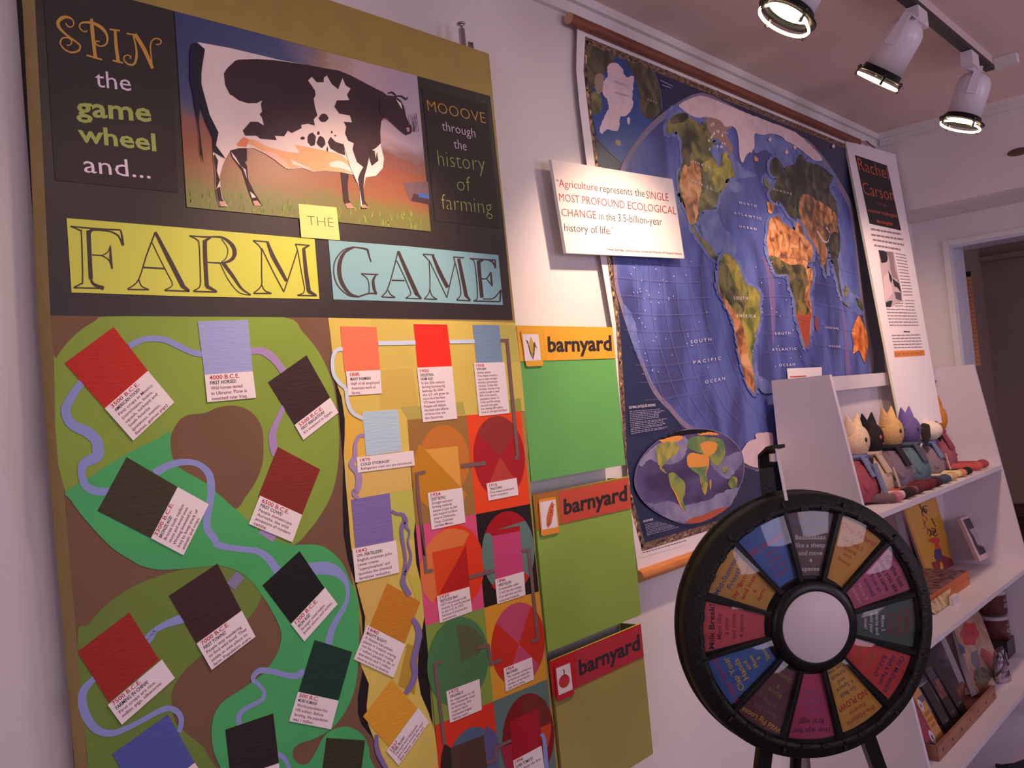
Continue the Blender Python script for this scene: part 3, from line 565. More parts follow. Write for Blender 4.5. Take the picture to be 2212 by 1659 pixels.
ribbon(b, z2(1300,770,1350,765,1390,790,1402,775), 3, PF, cw[0]+.0001, NAVY); ribbon(b, z2(1250,745,1280,735,1310,760), 3, PF, cw[0]+.0001, NAVY)
ribbon(b, z2(1195,960,1215,940,1245,950), 1.6, PF, cw[0]+.0001, tone((170,60,60)))
cl(zQ(160,270,190,258,262,312,240,450,228,560,300,825,368,960,348,1060,425,1165,330,1110,325,1000,270,880,225,740,215,880,252,1200,228,1120,215,950,168,650,145,550,145,330), NAVY)
cl(zQ(340,1130,365,1180,355,1260,380,1330,352,1400,345,1250,330,1140), COWB); cl(zQ(350,1400,380,1380,395,1470,425,1530,370,1500), COWB); cl(zQ(375,1495,415,1500,430,1532,385,1535), tone((200,150,140)))
cl(z2(1035,1640,1060,1625,1092,1655,1040,1658), tone((180,130,120)))
b.build('cow_picture', board, label='painting of a black and white dairy cow standing in a field')
# clip on top of the board
STEEL = mat('nickel', (190,185,190), .25, metal=1)
p = onY(1000, 98, 1.66); cr = thing('wall_clamp', 'small silver spring clamp on the top edge of the game board', 'clamp', p)
MB().tube([p+Vector((0,0,-.02)), p+Vector((.0,0,.045))], .009, STEEL).build('barrel', cr); MB().tube([p+Vector((0,0,.045)), p+Vector((.0,0,.058))], .005, STEEL).build('stem', cr)
MB().lathe([(0,.0),(.012,0),(.012,.004),(0,.004)], STEEL, Matrix.Translation(p+Vector((0,0,.058))), 16).build('cap', cr); MB().tube([p+Vector((.02,-.004,-.02)), p+Vector((.022,-.004,.012)), p+Vector((.032,-.004,.014)),p+Vector((.034,-.004,-.018))], .0045, STEEL).build('lever', cr)
# ---------------------------------------------------------------- three card boxes beside the board
def corn(bm, f):
    bm.add([f(*p) for p in ((.5,.92),(.38,.7),(.36,.45),(.5,.1),(.62,.45),(.62,.7))], [range(6)], mat('corn_yellow',(214,172,60),.6))
    bm.add([f(*p) for p in ((.16,.8),(.3,.72),(.42,.3),(.5,.02),(.34,.3),(.28,.6))], [range(6)], mat('husk_green',(70,84,56),.6)); bm.add([f(*p) for p in ((.5,.02),(.62,.25),(.72,.55),(.84,.42),(.7,.72),(.6,.62),(.5,.3))], [range(7)], mat('husk_green',(70,84,56),.6))
def carrot(bm, f):
    bm.add([f(*p) for p in ((.8,.97),(.86,.8),(.8,.5),(.6,.15),(.4,.03),(.3,.15),(.34,.4),(.55,.75))], [range(8)], mat('husk_orange',(214,104,60),.6))
    for i in range(16): t=i/16; bm.add([f(.35+t*.45-.02,.1+t*.8), f(.35+t*.45+.14+.1*math.sin(i),.12+t*.76), f(.35+t*.45+.02,.13+t*.8)], [(0,1,2)], mat('husk_orange2',(190,90,52),.6))
def tomato(bm, f):
    pts = [f(.48+.38*math.cos(i*PI/12), .42+.24*math.sin(i*PI/12)) for i in range(24)]; bm.add(pts, [range(24)], mat('tomato_red',(196,44,50),.6))
    bm.add([f(*p) for p in ((.42,.63),(.5,.66),(.52,.8),(.46,.85),(.5,.88),(.58,.8),(.56,.66),(.68,.6),(.3,.58))], [range(9)], mat('stem_green',(64,66,46),.6))
BX = [dict(q=[(1115,703),(1323,707),(1351,1004),(1150,1040)], body=(100,166,92), hb=[(1115,703),(1323,707),(1330,773),(1174,779),(1124,781)], hc=(222,160,52), tc=(232,158,52), tq=[(1173,709),(1320,709),(1330,774),(1180,779)], em=[(1124,713),(1168,714),(1174,790),(1137,792)], ec=(222,160,48), ep=[(1128.7,722),(1163,722),(1169,778),(1134,780)], fn=corn,
           t=((1184,759.6),(1322,756.5),(-1.5,-32)), rim=(222,160,52), nm='corn cob emblem', col='green', hd='yellow'),
      dict(q=[(1150.5,1069),(1357,1030),(1384,1329),(1185,1408)], body=(138,166,76), hb=[(1150.5,1069),(1357,1030),(1364.5,1098),(1210,1132),(1159,1146)], hc=(160,104,44), tc=(194,76,62), tq=[(1207,1063),(1356,1034),(1364.5,1098),(1213,1132)], em=[(1163,1079),(1201,1073),(1209,1150),(1169,1159)], ec=(224,140,52), ep=[(1166,1085),(1199.5,1079),(1205,1138),(1171,1145)], fn=carrot,
           t=((1218.6,1111),(1355,1080),(-1,-32)), rim=(170,200,60), nm='orange leaf emblem', col='olive green', hd='terracotta'),
      dict(q=[(1186,1429),(1384,1347.6),(1412,1640),(1225,1730)], body=(156,142,82), hb=[(1186,1429),(1384,1347.6),(1391,1418),(1243,1487),(1195,1506)], hc=(186,30,40), tc=(176,46,62), tq=[(1240,1411),(1384,1351),(1391,1418),(1245,1485)], em=[(1197,1437),(1232,1426),(1241,1500),(1204,1517)], ec=(186,34,52), ep=[(1201,1444),(1231,1432),(1237.5,1489),(1207,1502)], fn=tomato,
           t=((1252,1459),(1383,1401.7),(-2,-32)), rim=(190,190,60), nm='tomato emblem', col='khaki', hd='crimson')]
for i, B in enumerate(BX):
    q = [onY(x, y, YF) for x, y in B['q']]; x0, x1 = q[0].x, (q[1].x+q[2].x)/2; z1_, z0_ = (q[0].z+q[1].z)/2, (q[2].z+q[3].z)/2
    x0 = (q[0].x+q[3].x)/2
    root = thing('card_box', '%s %s card box with a %s barnyard strip and %s' % (('topmost','middle','lowest')[i], B['col'], B['hd'], B['nm']), 'card box', ((x0+x1)/2, 1.68, z0_), 'barnyard card boxes beside the game board')
    BM = tone(B['body'], var=.03, scale=7); RM = tone(B['rim']); INM = tone(tuple(int(c*.45) for c in B['body']))
    MB().box((x0,YF,z0_),(x1,YF+.006,z1_-.004),BM).build('front_panel', root)
    for nm, a, c in (('side_panel',x0,x0+.006),('side_panel',x1-.006,x1)): MB().box((a,YF+.0062,z0_),(c,YW-.004,z1_-.004),BM).build(nm, root)
    MB().box((x0+.0062,YF+.0062,z0_),(x1-.0062,YW-.004,z0_+.006),BM).build('bottom_panel', root); MB().box((x0+.0062,YW-.0038,z0_),(x1-.0062,YW-.0008,z1_-.03),BM).build('back_panel', root)
    MB().box((x0,YF-.0006,z1_-.0038),(x1,YF+.006,z1_),RM).build('rim', root)
    b = MB(); b.hexa([PF(x,y,.0016) for x,y in B['hb']],[PF(x,y,.0004) for x,y in B['hb']], tone(B['hc'])); region(b, B['tq'], PF, .0019, tone(B['tc']))
    text_px(b,'barnyard',B['t'][0],B['t'][1],B['t'][2],PF,.0023,INK,.03); b.build('name_strip', root)
    b = MB(); em = B['em']; cx = sum(p[0] for p in em)/4; cy = sum(p[1] for p in em)/4
    rr = []; hm = homog(em)
    for (cu, cv, a) in ((.12,.06,180),(.88,.06,270),(.88,.94,0),(.12,.94,90)):
        for k in range(5): w = math.radians(a+k*22.5); rr.append(hm(cu+.12*math.cos(w), cv+.06*math.sin(w)))
    b.hexa([PF(x,y,.0046) for x,y in rr],[PF(x,y,.0026) for x,y in rr], tone(B['ec'])); region(b, B['ep'], PF, .0049, WPAPER)
    h2 = homog(B['ep']); B['fn'](b, lambda u, v: PF(*h2(u, 1-v), .0053)); b.build('emblem_card', root, label=B['nm'] + ' on a white card')
# ---------------------------------------------------------------- world map hanging on the wall
YM = 1.700; PM = PlY(YM)
def tick(b, pl, off, x0, y0, x1, y1, h, M, n=9):       # one line of print too small to read: a row of short dashes
    t = 0
    while t < 1:
        w = random.uniform(.04,.11)*9/n; e = min(1, t+w); ax, ay, bx, by = x0+(x1-x0)*t, y0+(y1-y0)*t, x0+(x1-x0)*e, y0+(y1-y0)*e
        b.add([pl(ax,ay,off), pl(bx,by,off), pl(bx,by-h,off), pl(ax,ay-h,off)], [(0,1,2,3)], M); t = e + .018
mp = thing('world_map', 'large blue satellite world map hung on the white wall between two wooden rods', 'map', (3.6, 1.70, 1.4))
XR = onY(1900,800,YM).x + .12; zt = onY(1247,61,YM).z; zb_ = onY(1378,1232,YM).z
left = [(1247,61),(1245,150),(1252,228),(1267,349),(1298,560),(1324,713),(1331.5,798),(1344,916),(1352,979),(1369,1161),(1378,1232)]
b = MB(); P = [PM(x, y) for x, y in left] + [Vector((XR,YM,zb_)), Vector((XR,YM,zt))]
b.hexa(P, [p+Vector((0,.0012,0)) for p in P], WPAPER); b.build('paper_sheet', mp)
zo = onY(1264.6,78.5,YM).z; zi = onY(1272,97.5,YM).z; zbo = onY(1387.6,1190.7,YM).z; zbi = onY(1393,1172.6,YM).z
DECO = mat('map_border', (150,120,96), .5, scale=60, c2=(70,54,48), stretch=(1,1,1.5))
PRINT = mat('navy_print', (38,46,84), .32, var=.08, scale=4); PRINTD = mat('dark_print', (14,14,20), .4)
b = MB()
outer = [(1264.6,78.5),(1260.8,152),(1272,253),(1286,357),(1311.5,560),(1330.5,698),(1338.7,850),(1355,1029),(1365,1106.6),(1387.6,1190.7)]
inner = [(1272,97.5),(1269.6,152),(1279.7,253),(1293,357),(1321,560),(1336,657.6),(1349,850),(1354.5,994.7),(1361.7,1055),(1393,1172.6)]
f = lambda L, o, x, z0, z1: [PM(*p, o) for p in L] + [Vector((x, YM-o, z1)), Vector((x, YM-o, z0))]
b.poly(f(outer,.0006,XR-.03,zo,zbo), DECO); b.poly(f(inner,.0009,XR-.05,zi,zbi), PRINT)
for i in range(150):                                    # figures of the woodcut-like border
    t = random.random(); z = random.uniform(zbo+.004, zbi-.004) if i % 2 else random.uniform(zi+.004, zo-.004); x = 2.55 + t*2.2; y = YM-.0008; l = random.uniform(.01,.035)
    b.add([(x,y,z),(x+l,y,z+random.uniform(-.004,.008)),(x+l*.6,y,z+.007)],[(0,1,2)], tone(random.choice([(60,48,48),(196,164,120),(110,84,110)])))
for i in range(60):
    k = random.randrange(9); t = random.random(); xx = outer[k][0]*(1-t)+outer[k+1][0]*t + random.uniform(1,4); yy = outer[k][1]*(1-t)+outer[k+1][1]*t
    b.add([PM(xx,yy,.0008),PM(xx+5,yy+5,.0008),PM(xx+1,yy+14,.0008)],[(0,1,2)], tone(random.choice([(60,48,48),(206,160,120)])))
b.build('printed_border', mp)
RING = tone((128,112,142), rough=.4)
OCEAN = mat('ocean_print', (66,72,130), .3, scale=7, c2=(80,92,164), c3=(98,112,186), stretch=(1,1,.4), detail=12, dist=.6); SHELFW = mat('shallow_print', (92,106,176), .35, scale=16, c2=(122,134,190), detail=10)
LAND = mat('land_print', (62,64,50), .4, scale=13, c2=(104,104,66), c3=(140,132,80), detail=12, dist=.8); LANDO = mat('desert_print', (120,76,50), .4, scale=16, c2=(204,134,82), c3=(232,176,124), detail=12, dist=.8)
LANDY = mat('grass_print', (92,104,56), .4, scale=14, c2=(150,144,66), c3=(186,168,76), detail=12, dist=.6)
ICE = mat('ice_print', (222,196,204), .45, var=.06, scale=22, detail=10); LANDD = mat('taiga_print', (48,48,42), .4, scale=12, c2=(70,68,56), c3=(104,96,72), detail=12, dist=.8)
oval = z3(1640,790,1400,900,1200,1060,1050,1250,950,1440) + [(1322,470),(1320,540),(1323.8,563),(1328,617),(1338.7,657.6),(1357.7,720),(1385,790.5),(1412,850),(1448.5,891),(1480,924.7),(1560,985),(1629,1016),(1641,1016),(1700,985),(1800,930),(1870,870),(1887.6,791),(1873,692),(1864,628),(1857,556),(1850,496),(1840.6,442),(1819,400),(1792,357),(1765,322),(1736,297),(1660,268),(1580,228)]
b = MB(); mo = [.0012]
def halo(pts, w=9):
    pts = smooth(pts, True, 3); n = len(pts); A = sum(pts[i][0]*pts[(i+1)%n][1]-pts[(i+1)%n][0]*pts[i][1] for i in range(n)); s = 1 if A > 0 else -1; M_ = SHELFW
    for i in range(n):
        p, q = pts[i], pts[(i+1)%n]; dx, dy = q[0]-p[0], q[1]-p[1]; l = math.hypot(dx,dy) or 1; nx, ny = dy/l*s, -dx/l*s; r1, r2 = random.uniform(.35,1)*w, random.uniform(.35,1)*w
        b.add([PM(p[0],p[1],mo[0]+.00008),PM(q[0],q[1],mo[0]+.00008),PM(q[0]+nx*r2,q[1]+ny*r2,mo[0]+.00008),PM(p[0]+nx*r1,p[1]+ny*r1,mo[0]+.00008)],[(0,1,2,3)],M_)
        b.add([PM(p[0],p[1],mo[0]+.00007),PM(p[0]+nx*w*.75,p[1]+ny*w*.75,mo[0]+.00007),PM(p[0]+(nx-dx/l)*w*.6,p[1]+(ny-dy/l)*w*.6,mo[0]+.00007)],[(0,1,2)],M_)
def ml(pts, M, sm=True, rg=0, step=.0001):
    mo[0] += step; pts = smooth(pts, True, 3) if sm else pts
    if rg: pts = rough(pts, rg*1.5, 2)
    region(b, pts, PM, mo[0], M)
# arctic inset
arc = z3(675,390,900,475,1220,600,1270,720,1300,920,1200,1060,1050,1250,960,1385,860,1300,750,1170,710,1000,668,600)
ml(arc, mat('arctic_sea',(44,78,150),.35,var=.1,scale=9), False)
ml(z3(685,395,900,475,860,560,800,640,740,680,720,760,690,800,668,600), LANDD, rg=.1); ml(z3(1000,520,1215,600,1265,720,1298,920,1230,1010,1150,1000,1110,880,1090,700,1040,600), LANDD, rg=.1)
ml(z3(700,800,760,780,790,860,780,950,720,980,700,900), LAND, rg=.15); ml(z3(740,640,800,640,810,760,760,800,730,740), tone((150,126,118)), rg=.2)
ml(z3(840,560,905,535,960,580,1000,660,1062,650,1050,780,1055,900,1000,985,945,1000,930,1110,830,1105,790,1145,775,1080,850,900,800,800,810,690,840,650), ICE, rg=.12)
ml(z3(905,1210,930,1190,955,1225,930,1245), tone((176,150,120))); ml(z3(1005,1010,1030,1005,1025,1060,1010,1050), ICE)
ribbon(b, [(x,y) for x,y in z3(1220,590,1270,700,1295,820,1303,930)], 1.2, PM, mo[0]+.0001, RING); ribbon(b, z3(735,1160,800,1240,870,1310,960,1388), 1.4, PM, mo[0]+.0001, RING)
cx = sum(p[0] for p in oval)/len(oval); cy = 600
ml(oval, RING); ml([(cx+(x-cx)*.972, cy+(y-cy)*.972+ (3 if y<500 else -3)) for x, y in oval], OCEAN)
# shallow seas
for p in ([zR(0,330,150,250,300,330,560,420,700,700,900,1000,1080,1100,850,1130,600,1120,300,900,100,640,0,640)], [zT(60,100,400,150,800,450,900,520,700,500,400,480,200,300,60,330)], [zT(130,650,200,560,260,600,300,760,220,800,170,740)],
          [zS(1090,60,1110,300,1180,560,1250,640,1330,700,1370,860,1280,880,1230,820,1130,730,1080,560,1040,300)], [z7(1480,180,1640,200,1700,330,1790,420,1800,560,1640,560,1560,440)], [zR(560,1300,700,1180,900,1200,860,1300,700,1290,640,1400,590,1659,560,1600,600,1450)],
          [z7(900,960,960,1000,1010,1130,1060,1400,1160,1640,1040,1400,960,1200)], [zS(0,1300,60,1350,100,1659,-40,1659)]): ml(p[0], SHELFW, rg=.08)
for p in ([zS(1090,700,1130,900,1180,1300,1200,1600,1150,1600,1130,1200,1100,900)], [z7(2010,560,2100,700,2120,1000,2100,1300,2080,1000,2050,700)]): ml(p[0], tone((112,92,146)))
NAM = zR(0,480,60,410,110,370,200,350,300,420,420,490,480,440,525,520,560,620,545,700,590,720,640,730,540,790,560,890,610,960,622,1020,650,930,650,850,690,812,730,850,770,930,790,1010,822,1090,800,1130,725,1130,700,1190,740,1190,660,1290,625,1350,600,1430,560,1490,560,1510,430,1520,392,1570,385,1659)+z7(1440,250,1500,385,1560,440,1600,480,1645,560,1680,590,1640,600,1560,500,1500,420,1450,340,1440,260,1400,180,1360,60)+zR(180,1420,150,1250,150,1100,190,950,190,750,160,640,120,570,60,600,0,600)
halo(NAM)
ml(NAM, LAND, True, .1); ml(zR(200,1000,240,960,300,920,380,960,410,1100,415,1250,380,1450,350,1659,270,1659,230,1500,170,1300,165,1150), LANDO, rg=.12)
ml(zR(430,950,560,900,640,1000,680,830,730,850,800,1090,700,1150,640,1280,560,1300,520,1200,560,1080,450,1050), LANDY, rg=.1); ml(zR(180,720,240,700,290,760,270,1000,200,950,170,1050,150,1200,140,1100,185,950), LANDD, rg=.12); ml(zR(60,410,200,350,260,390,200,460,60,480), LANDD, rg=.1)
ml(zR(530,760,600,730,700,740,690,800,650,860,640,950,620,1010,580,900,540,860), SHELFW, rg=.06)
ml(zR(480,400,620,400,760,430,790,520,720,560,730,640,790,760,780,830,740,820,690,740,620,680,550,640,500,560,480,480), tone((150,116,112)), rg=.2)
for _ in range(26):
    x, y = random.uniform(500,760), random.uniform(430,790); r = random.uniform(8,26)
    if x > 690 and y < 560: continue
    ml(zR(x,y-r,x+r*.6,y,x,y+r,x-r*.6,y+r*.2), ICE, rg=.3, step=.00002)
ml(zR(155,250,290,180,430,148,640,225,900,330,1150,430,1438,560,1438,680,1380,630,1240,600,1160,615,1055,590,1050,750,1020,800,950,860,910,950,872,880,860,700,840,580,785,510,700,520,640,440,480,400,380,412,290,380,230,340,160,290), ICE, rg=.05)
ml(zT(-20,-60,200,-40,440,40,630,150,860,395,790,430,700,370,600,290,500,220,430,190,380,140,250,95,150,120,60,100,40,200,40,290,0,315), ICE, rg=.05)
EUR = zT(235,810,290,740,300,690,330,640,270,600,240,540,240,460,290,385,345,410,385,490,400,560,430,500,540,460,560,380,620,350,660,420,740,455,850,490,950,570,1000,620,960,700,950,780,1020,900,1050,1050,1040,1150,1070,1280,1075,1430,1065,1530,1010,1560,1000,1659)+zS(1030,60,1060,400,1100,640,1120,700,1080,640,1040,450,990,260,950,120,940,60,925,150,912,300,918,420,880,300,830,130,790,40)+zT(790,1450,720,1400,660,1320,620,1230,560,1150,500,1110,450,1060,400,970,340,905,300,930,255,880)
halo(EUR)
ml(EUR, LANDD, True, .06); ml(zT(600,860,700,830,790,900,850,960,930,1000,1020,1060,1050,1180,1060,1400,1000,1420,960,1300,900,1420,930,1500,900,1659,840,1659,800,1480,720,1400,640,1300,600,1150), mat('steppe_print',(96,76,58),.4,scale=13,c2=(160,112,76),c3=(206,148,100),detail=12,dist=.8), rg=.1)
ml(zT(980,1290,1050,1290,1075,1420,1060,1540,1000,1560,950,1450), LANDD, rg=.1); ml(zT(800,1250,850,1340,920,1390,950,1290,900,1200,960,1300,930,1400,880,1400,820,1320), ICE, rg=.2); ml(zT(800,900,960,1000,1030,1100,950,1180,820,1080), LANDO, rg=.1)
ml(zT(205,920,280,950,270,1050,222,1045), LANDO, rg=.08); ml(zT(165,640,200,650,240,760,205,760,175,700), LAND, rg=.12); ml(zT(50,375,90,390,100,430,60,430), tone((196,130,120)), rg=.2)
AFR = zT(230,1150,270,1110,350,1090,385,1160,470,1220,540,1255,560,1150,625,1235,660,1340,740,1440,752,1550,720,1640)+zS(700,250,680,330,745,330,745,480,710,620,720,720,742,850,722,1000,710,1200,670,1285,632,1180,580,1000,550,880,545,750,520,650,475,540,460,420,420,400,320,400,270,300,225,160,205,20)+zT(200,1400,215,1300)
halo(AFR)
ml(AFR, LANDO, True, .04); ml(zS(230,180,330,200,480,290,640,290,690,480,650,700,720,850,650,900,560,860,545,750,520,650,475,540,460,420,420,400,320,400,270,300), mat('savanna_print',(58,56,44),.4,scale=13,c2=(104,98,60),c3=(150,124,64),detail=12,dist=.8), rg=.06)
ml(zS(555,860,640,900,735,850,718,1000,708,1200,670,1280,635,1180,585,1000), tone((164,74,56), var=.1, scale=14), rg=.05)
ml(zS(790,890,820,990,802,1085,775,1000), tone((150,66,72))); ml(zS(1300,890,1340,970,1390,1080,1412,1200,1400,1350,1375,1460,1335,1380,1300,1310,1230,1352,1240,1230,1215,1100,1250,990), mat('outback_print',(176,84,50),.4,scale=16,c2=(222,124,62),c3=(240,160,90),detail=12), rg=.06)
ml(zS(1150,530,1180,600,1150,680,1128,600), LAND, rg=.2); ml(zS(1270,680,1340,740,1362,835,1310,780), LAND, rg=.2); ml(zS(1120,720,1200,790,1190,800,1110,740), LAND, rg=.2)
for x,y in ((240,170),(440,320),(540,260),(1000,250)): ml(zT(x,y-25,x+20,y,x,y+30,x-22,y+5), ICE, rg=.3)
SAM = z7(1680,590,1720,540,1780,580,1830,650,1880,780,1960,820,2000,880,1990,960,2000,1060,1960,1200,1935,1400,1945,1500,1962,1659,1915,1600,1870,1480,1830,1300,1800,1120,1760,1010,1700,900,1665,820,1672,680)
halo(SAM)
ml(SAM, LANDY, True, .05); ml(z7(1680,600,1760,680,1800,800,1880,900,1860,1020,1780,1000,1700,880,1672,800), LAND, rg=.08); ml(z7(1665,820,1690,860,1780,990,1850,1100,1900,1330,1940,1500,1955,1640,1900,1600,1862,1470,1820,1300,1790,1120,1745,1010,1690,900), LANDO, rg=.06)
ml(zU(1085,520,1150,430,1215,405,1215,360,1350,350,1372,430,1372,560,1320,640,1240,662,1180,655,1110,620,1088,560), ICE, rg=.06)
ml(z7(1990,1520,2060,1560,2110,1640,2030,1659,1985,1600), SHELFW)
# graticule
GL = mat('map_grid',(120,116,160),.5); go = mo[0]+.0001
for i in range(9):
    y = 560+i*38; ribbon(b, [(1330+max(0,(y-640)*.28),y), (1440,y+12-i*2), (1540,y+16-i*5)], .7, PM, go, GL)
for i in range(7): ribbon(b, [(1375+i*28,570),(1385+i*29,700),(1430+i*30,850),(1480+i*30,930-i*4)], .6, PM, go, GL)
for i in range(6): ribbon(b, [(1640,560+i*40),(1700,556+i*42),(1760,566+i*44),(1850,590+i*42)], .6, PM, go-.00005, GL)
for k in range(70): x=random.choice([1375,1395,1425,1500,1640,1690,1700]); x+=random.uniform(-20,30); y=random.uniform(560,820); region(b,[(x,y),(x+1.6,y),(x+1.6,y+1.8),(x,y+1.8)],PM,go,WPAPER)
MT = mat('map_lettering',(222,214,226),.5)
for s, a, c, h in (('N O R T H',zR(320,945,525,1030),0,5),('A M E R I C A',zR(290,1170,548,1280),0,5),('N O R T H',zR(870,1435,1075,1480),0,5),('A T L A N T I C',zR(805,1560,1135,1630),0,5),('O C E A N',z7(1830,335,1970,360),0,5),('S O U T H',z7(1790,910,1900,912),0,6.5),('A M E R I C A',z7(1810,1052,1965,1055),0,6.5),
                   ('S O U T H',z7(1445,1262,1610,1240),0,7),('P A C I F I C',z7(1468,1425,1690,1390),0,7),('O C E A N',z7(1562,1582,1720,1550),0,7),('S O U T H',zS(300,1125,485,1118),0,5.5),('A T L A N T I C',zS(265,1315,560,1306),0,5.5),('O C E A N',zS(352,1502,540,1492),0,5.5),('I N D I A N',zS(900,1045,1055,1062),0,4),('O C E A N',zS(945,1265,1080,1275),0,4),('E U R O P E',zT(285,775,500,835),0,3.6)):
    text_px(b, s, a[0], a[1], (-.6,-h), PM, go+.0001, MT, .01)
text_px(b,'A R C T I C',z3(900,700,1010,740)[0],z3(900,700,1010,740)[1],(-.4,-4),PM,go+.0001,INK); text_px(b,'O C E A N',z3(910,795,1015,825)[0],z3(910,795,1015,825)[1],(-.4,-4),PM,go+.0001,INK)
text_px(b,'A S I A',z3(1175,850,1265,885)[0],z3(1175,850,1265,885)[1],(-.4,-3),PM,go+.0001,MT)
text_px(b,'GLOBAL SATELLITE MOSAIC',zU(78,136,318,112)[0],zU(78,136,318,112)[1],(-.3,-5.4),PM,go,MT,.015); text_px(b,'BIOSPHERE',zU(208,1155,295,1135)[0],zU(208,1155,295,1135)[1],(-.6,-4.5),PM,go,MT,.015)
TINY = mat('map_small_print',(150,146,176),.6)
for i in range(13): a = zU(82+i*1,165+i*16.5, 340+random.uniform(0,70)+ (30 if i>5 else 0), 142+i*14.5); tick(b, PM, go, *a[0], *a[1], 1.7, TINY)
for i in range(8): a = zU(218+i*3,1178+i*13.5, 350+i*24+random.uniform(-10,10), 1152+i*6.5); tick(b, PM, go, *a[0], *a[1], 1.5, TINY)
for a in (z3(1290,690,1395,740), z3(1305,730,1380,755)): tick(b, PM, go, *a[0], *a[1], 2.4, TINY, 6)
a = zU(200,1432,590,1320); tick(b, PM, go, *a[0], *a[1], 1.6, INK, 14)
# small oval inset
so = smooth(zU(125,800,150,650,230,520,370,400,560,325,750,315,900,350,1020,430,1090,530,1113,680,1080,820,1000,970,880,1080,740,1150,570,1168,400,1110,260,1020,170,920))
mo[0] = go+.0002; ml(so, RING, False); mo[0] += .0001
SEA = mat('violet_sea_print',(96,84,134),.35,scale=9,c2=(62,50,92),stretch=(.6,1,1.4)); cx, cy = 1340+620/4.147, 850+742/4.147
ml([(cx+(x-cx)*.985, cy+(y-cy)*.985) for x, y in so], SEA, False)
PALEB = mat('pale_sea_print',(152,148,176),.4,scale=14,c2=(120,116,160)); AO = tone((222,146,72), rough=.4); AY = mat('green_yellow_print',(196,178,70),.4,scale=16,c2=(92,124,80)); AG = mat('green_print',(92,128,84),.4,scale=14,c2=(150,160,74))
ml(zU(170,620,300,480,400,430,580,380,600,500,540,600,440,640,330,620,260,590,200,650), PALEB, rg=.12); ml(zU(420,960,560,1000,760,960,980,860,1060,860,960,1020,740,1140,560,1160,380,1090,220,970,300,990), PALEB, rg=.1); ml(zU(800,600,960,560,1060,520,1090,600,980,760,880,720), PALEB, rg=.12)
ml(zU(350,415,470,355,600,325,760,322,850,345,730,352,600,368,480,395), tone((18,16,22)), rg=.06); ml(zU(350,420,440,395,500,380,560,385,540,415,430,450), AO, rg=.15); ml(zU(690,365,780,345,860,352,880,375,780,372), AO, rg=.15)
ml(zU(320,500,360,450,480,435,525,480,500,540,430,590,405,625,372,660,410,705,440,720,370,690,345,640,325,560), AY, rg=.15); ml(zU(600,480,620,400,720,385,870,400,930,440,940,540,900,620,870,650,820,620,790,560,700,530,630,500), AG, rg=.12)
ml(zU(720,450,800,430,870,450,850,520,790,560,740,520), AO, rg=.12); ml(zU(600,560,640,530,720,545,790,560,795,640,770,720,782,800,762,908,730,850,708,740,670,690,615,660,596,610), AO, rg=.05); ml(zU(620,665,720,660,780,650,765,720,780,800,735,800,705,730,660,700), AG, rg=.1); ml(zU(725,800,782,800,762,905,738,860), AY, rg=.1)
ml(zU(430,725,480,708,530,750,578,800,580,890,560,950,575,1010,592,1052,550,1020,505,910,450,830), AG, rg=.08); ml(zU(450,830,505,900,550,1010,585,1050,540,1015,490,900), AO); ml(zU(965,805,1000,742,1045,760,1042,830,1000,852), AY, rg=.06); ml(zU(915,660,960,660,950,710,920,700), AY, rg=.1)
ml(zU(590,1162,640,1120,740,1090,850,1040,962,1018,900,1070,740,1148), tone((176,84,62)), rg=.06); ml(zU(800,780,815,780,812,850,802,850), AO)
b.build('printed_map', mp)
for d in mp.children: pass
# rods and hanging cords
ROD = mat('wood_rod', (148,84,62), .45, var=.12, scale=6, stretch=(1,12,12), c2=(116,60,42)); RODL = mat('light_wood_rod', (214,140,74), .45, scale=6, stretch=(1,12,12), c2=(190,112,56)); ENDG = mat('wood_end', (206,160,130), .6)
def rodp(name, x0, y0, x1, y1, xe, M):
    a = onY((x0+x1)/2,(y0+y1)/2,YM-.012); r = (onY(x0,y0,YM-.012)-onY(x1,y1,YM-.012)).length/2*.93
    b = MB(); b.tube([a, Vector((xe,a.y,a.z))], r, M, 14); b.lathe([(0,0),(r*.999,0)], ENDG, Matrix.Translation(a-Vector((.0006,0,0))) @ Matrix.Rotation(-PI/2,4,'Y'), 14, False); b.build(name, mp); return a, r
a, r = rodp('top_rod', 1226,26, 1231,53, onY(1836,310,YM-.012).x+.12, ROD); bl, rb = rodp('bottom_rod', 1377,1231, 1380,1260, XR-.02, RODL)
rt = a
for px, dx in (((1345,29),.0),((1348,30),.006)): p = onY(*px,YM); MB().tube([Vector((p.x+dx,YM-.01,rt.z+.01)), Vector((p.x,YM+.015,ZC-.06))], .0012, mat('grey_cord',(120,100,104),.7), 5).build('hanging_cord', mp)
# ---------------------------------------------------------------- quotation sign
YQ = 1.668; PQ = PlY(YQ)
qs = thing('quote_sign', 'white foam board sign with a red and dark quotation, left of the map', 'sign', onY(1330,470,YQ+.01))
q = [(1190.5,344),(1452.6,387),(1478.5,558.5),(1223.5,546.5)]; b = MB(); f = [PQ(*p) for p in q]; b.hexa(f, [p+Vector((0,.011,0)) for p in f], mat('foam_board_face',(244,230,226),.5), WHITE); RQ = mat('red_quote_ink',(186,62,66),.6); DQ = mat('brown_quote_ink',(84,54,52),.6)
k = 7.135
def qt(s, x0,y0,x1,y1, M, h=17, bd=-.008): text_px(b, s, (1180+x0/k,340+y0/k), (1180+x1/k,340+y1/k), (-1.5,-h), PQ, .0006, M, bd)
qt('“', 168,445,195,450, DQ); qt('Agriculture', 200,450,798,520, RQ); qt('represents the', 835,530,1520,612, DQ); qt('SINGLE', 1545,632,1890,676, RQ)
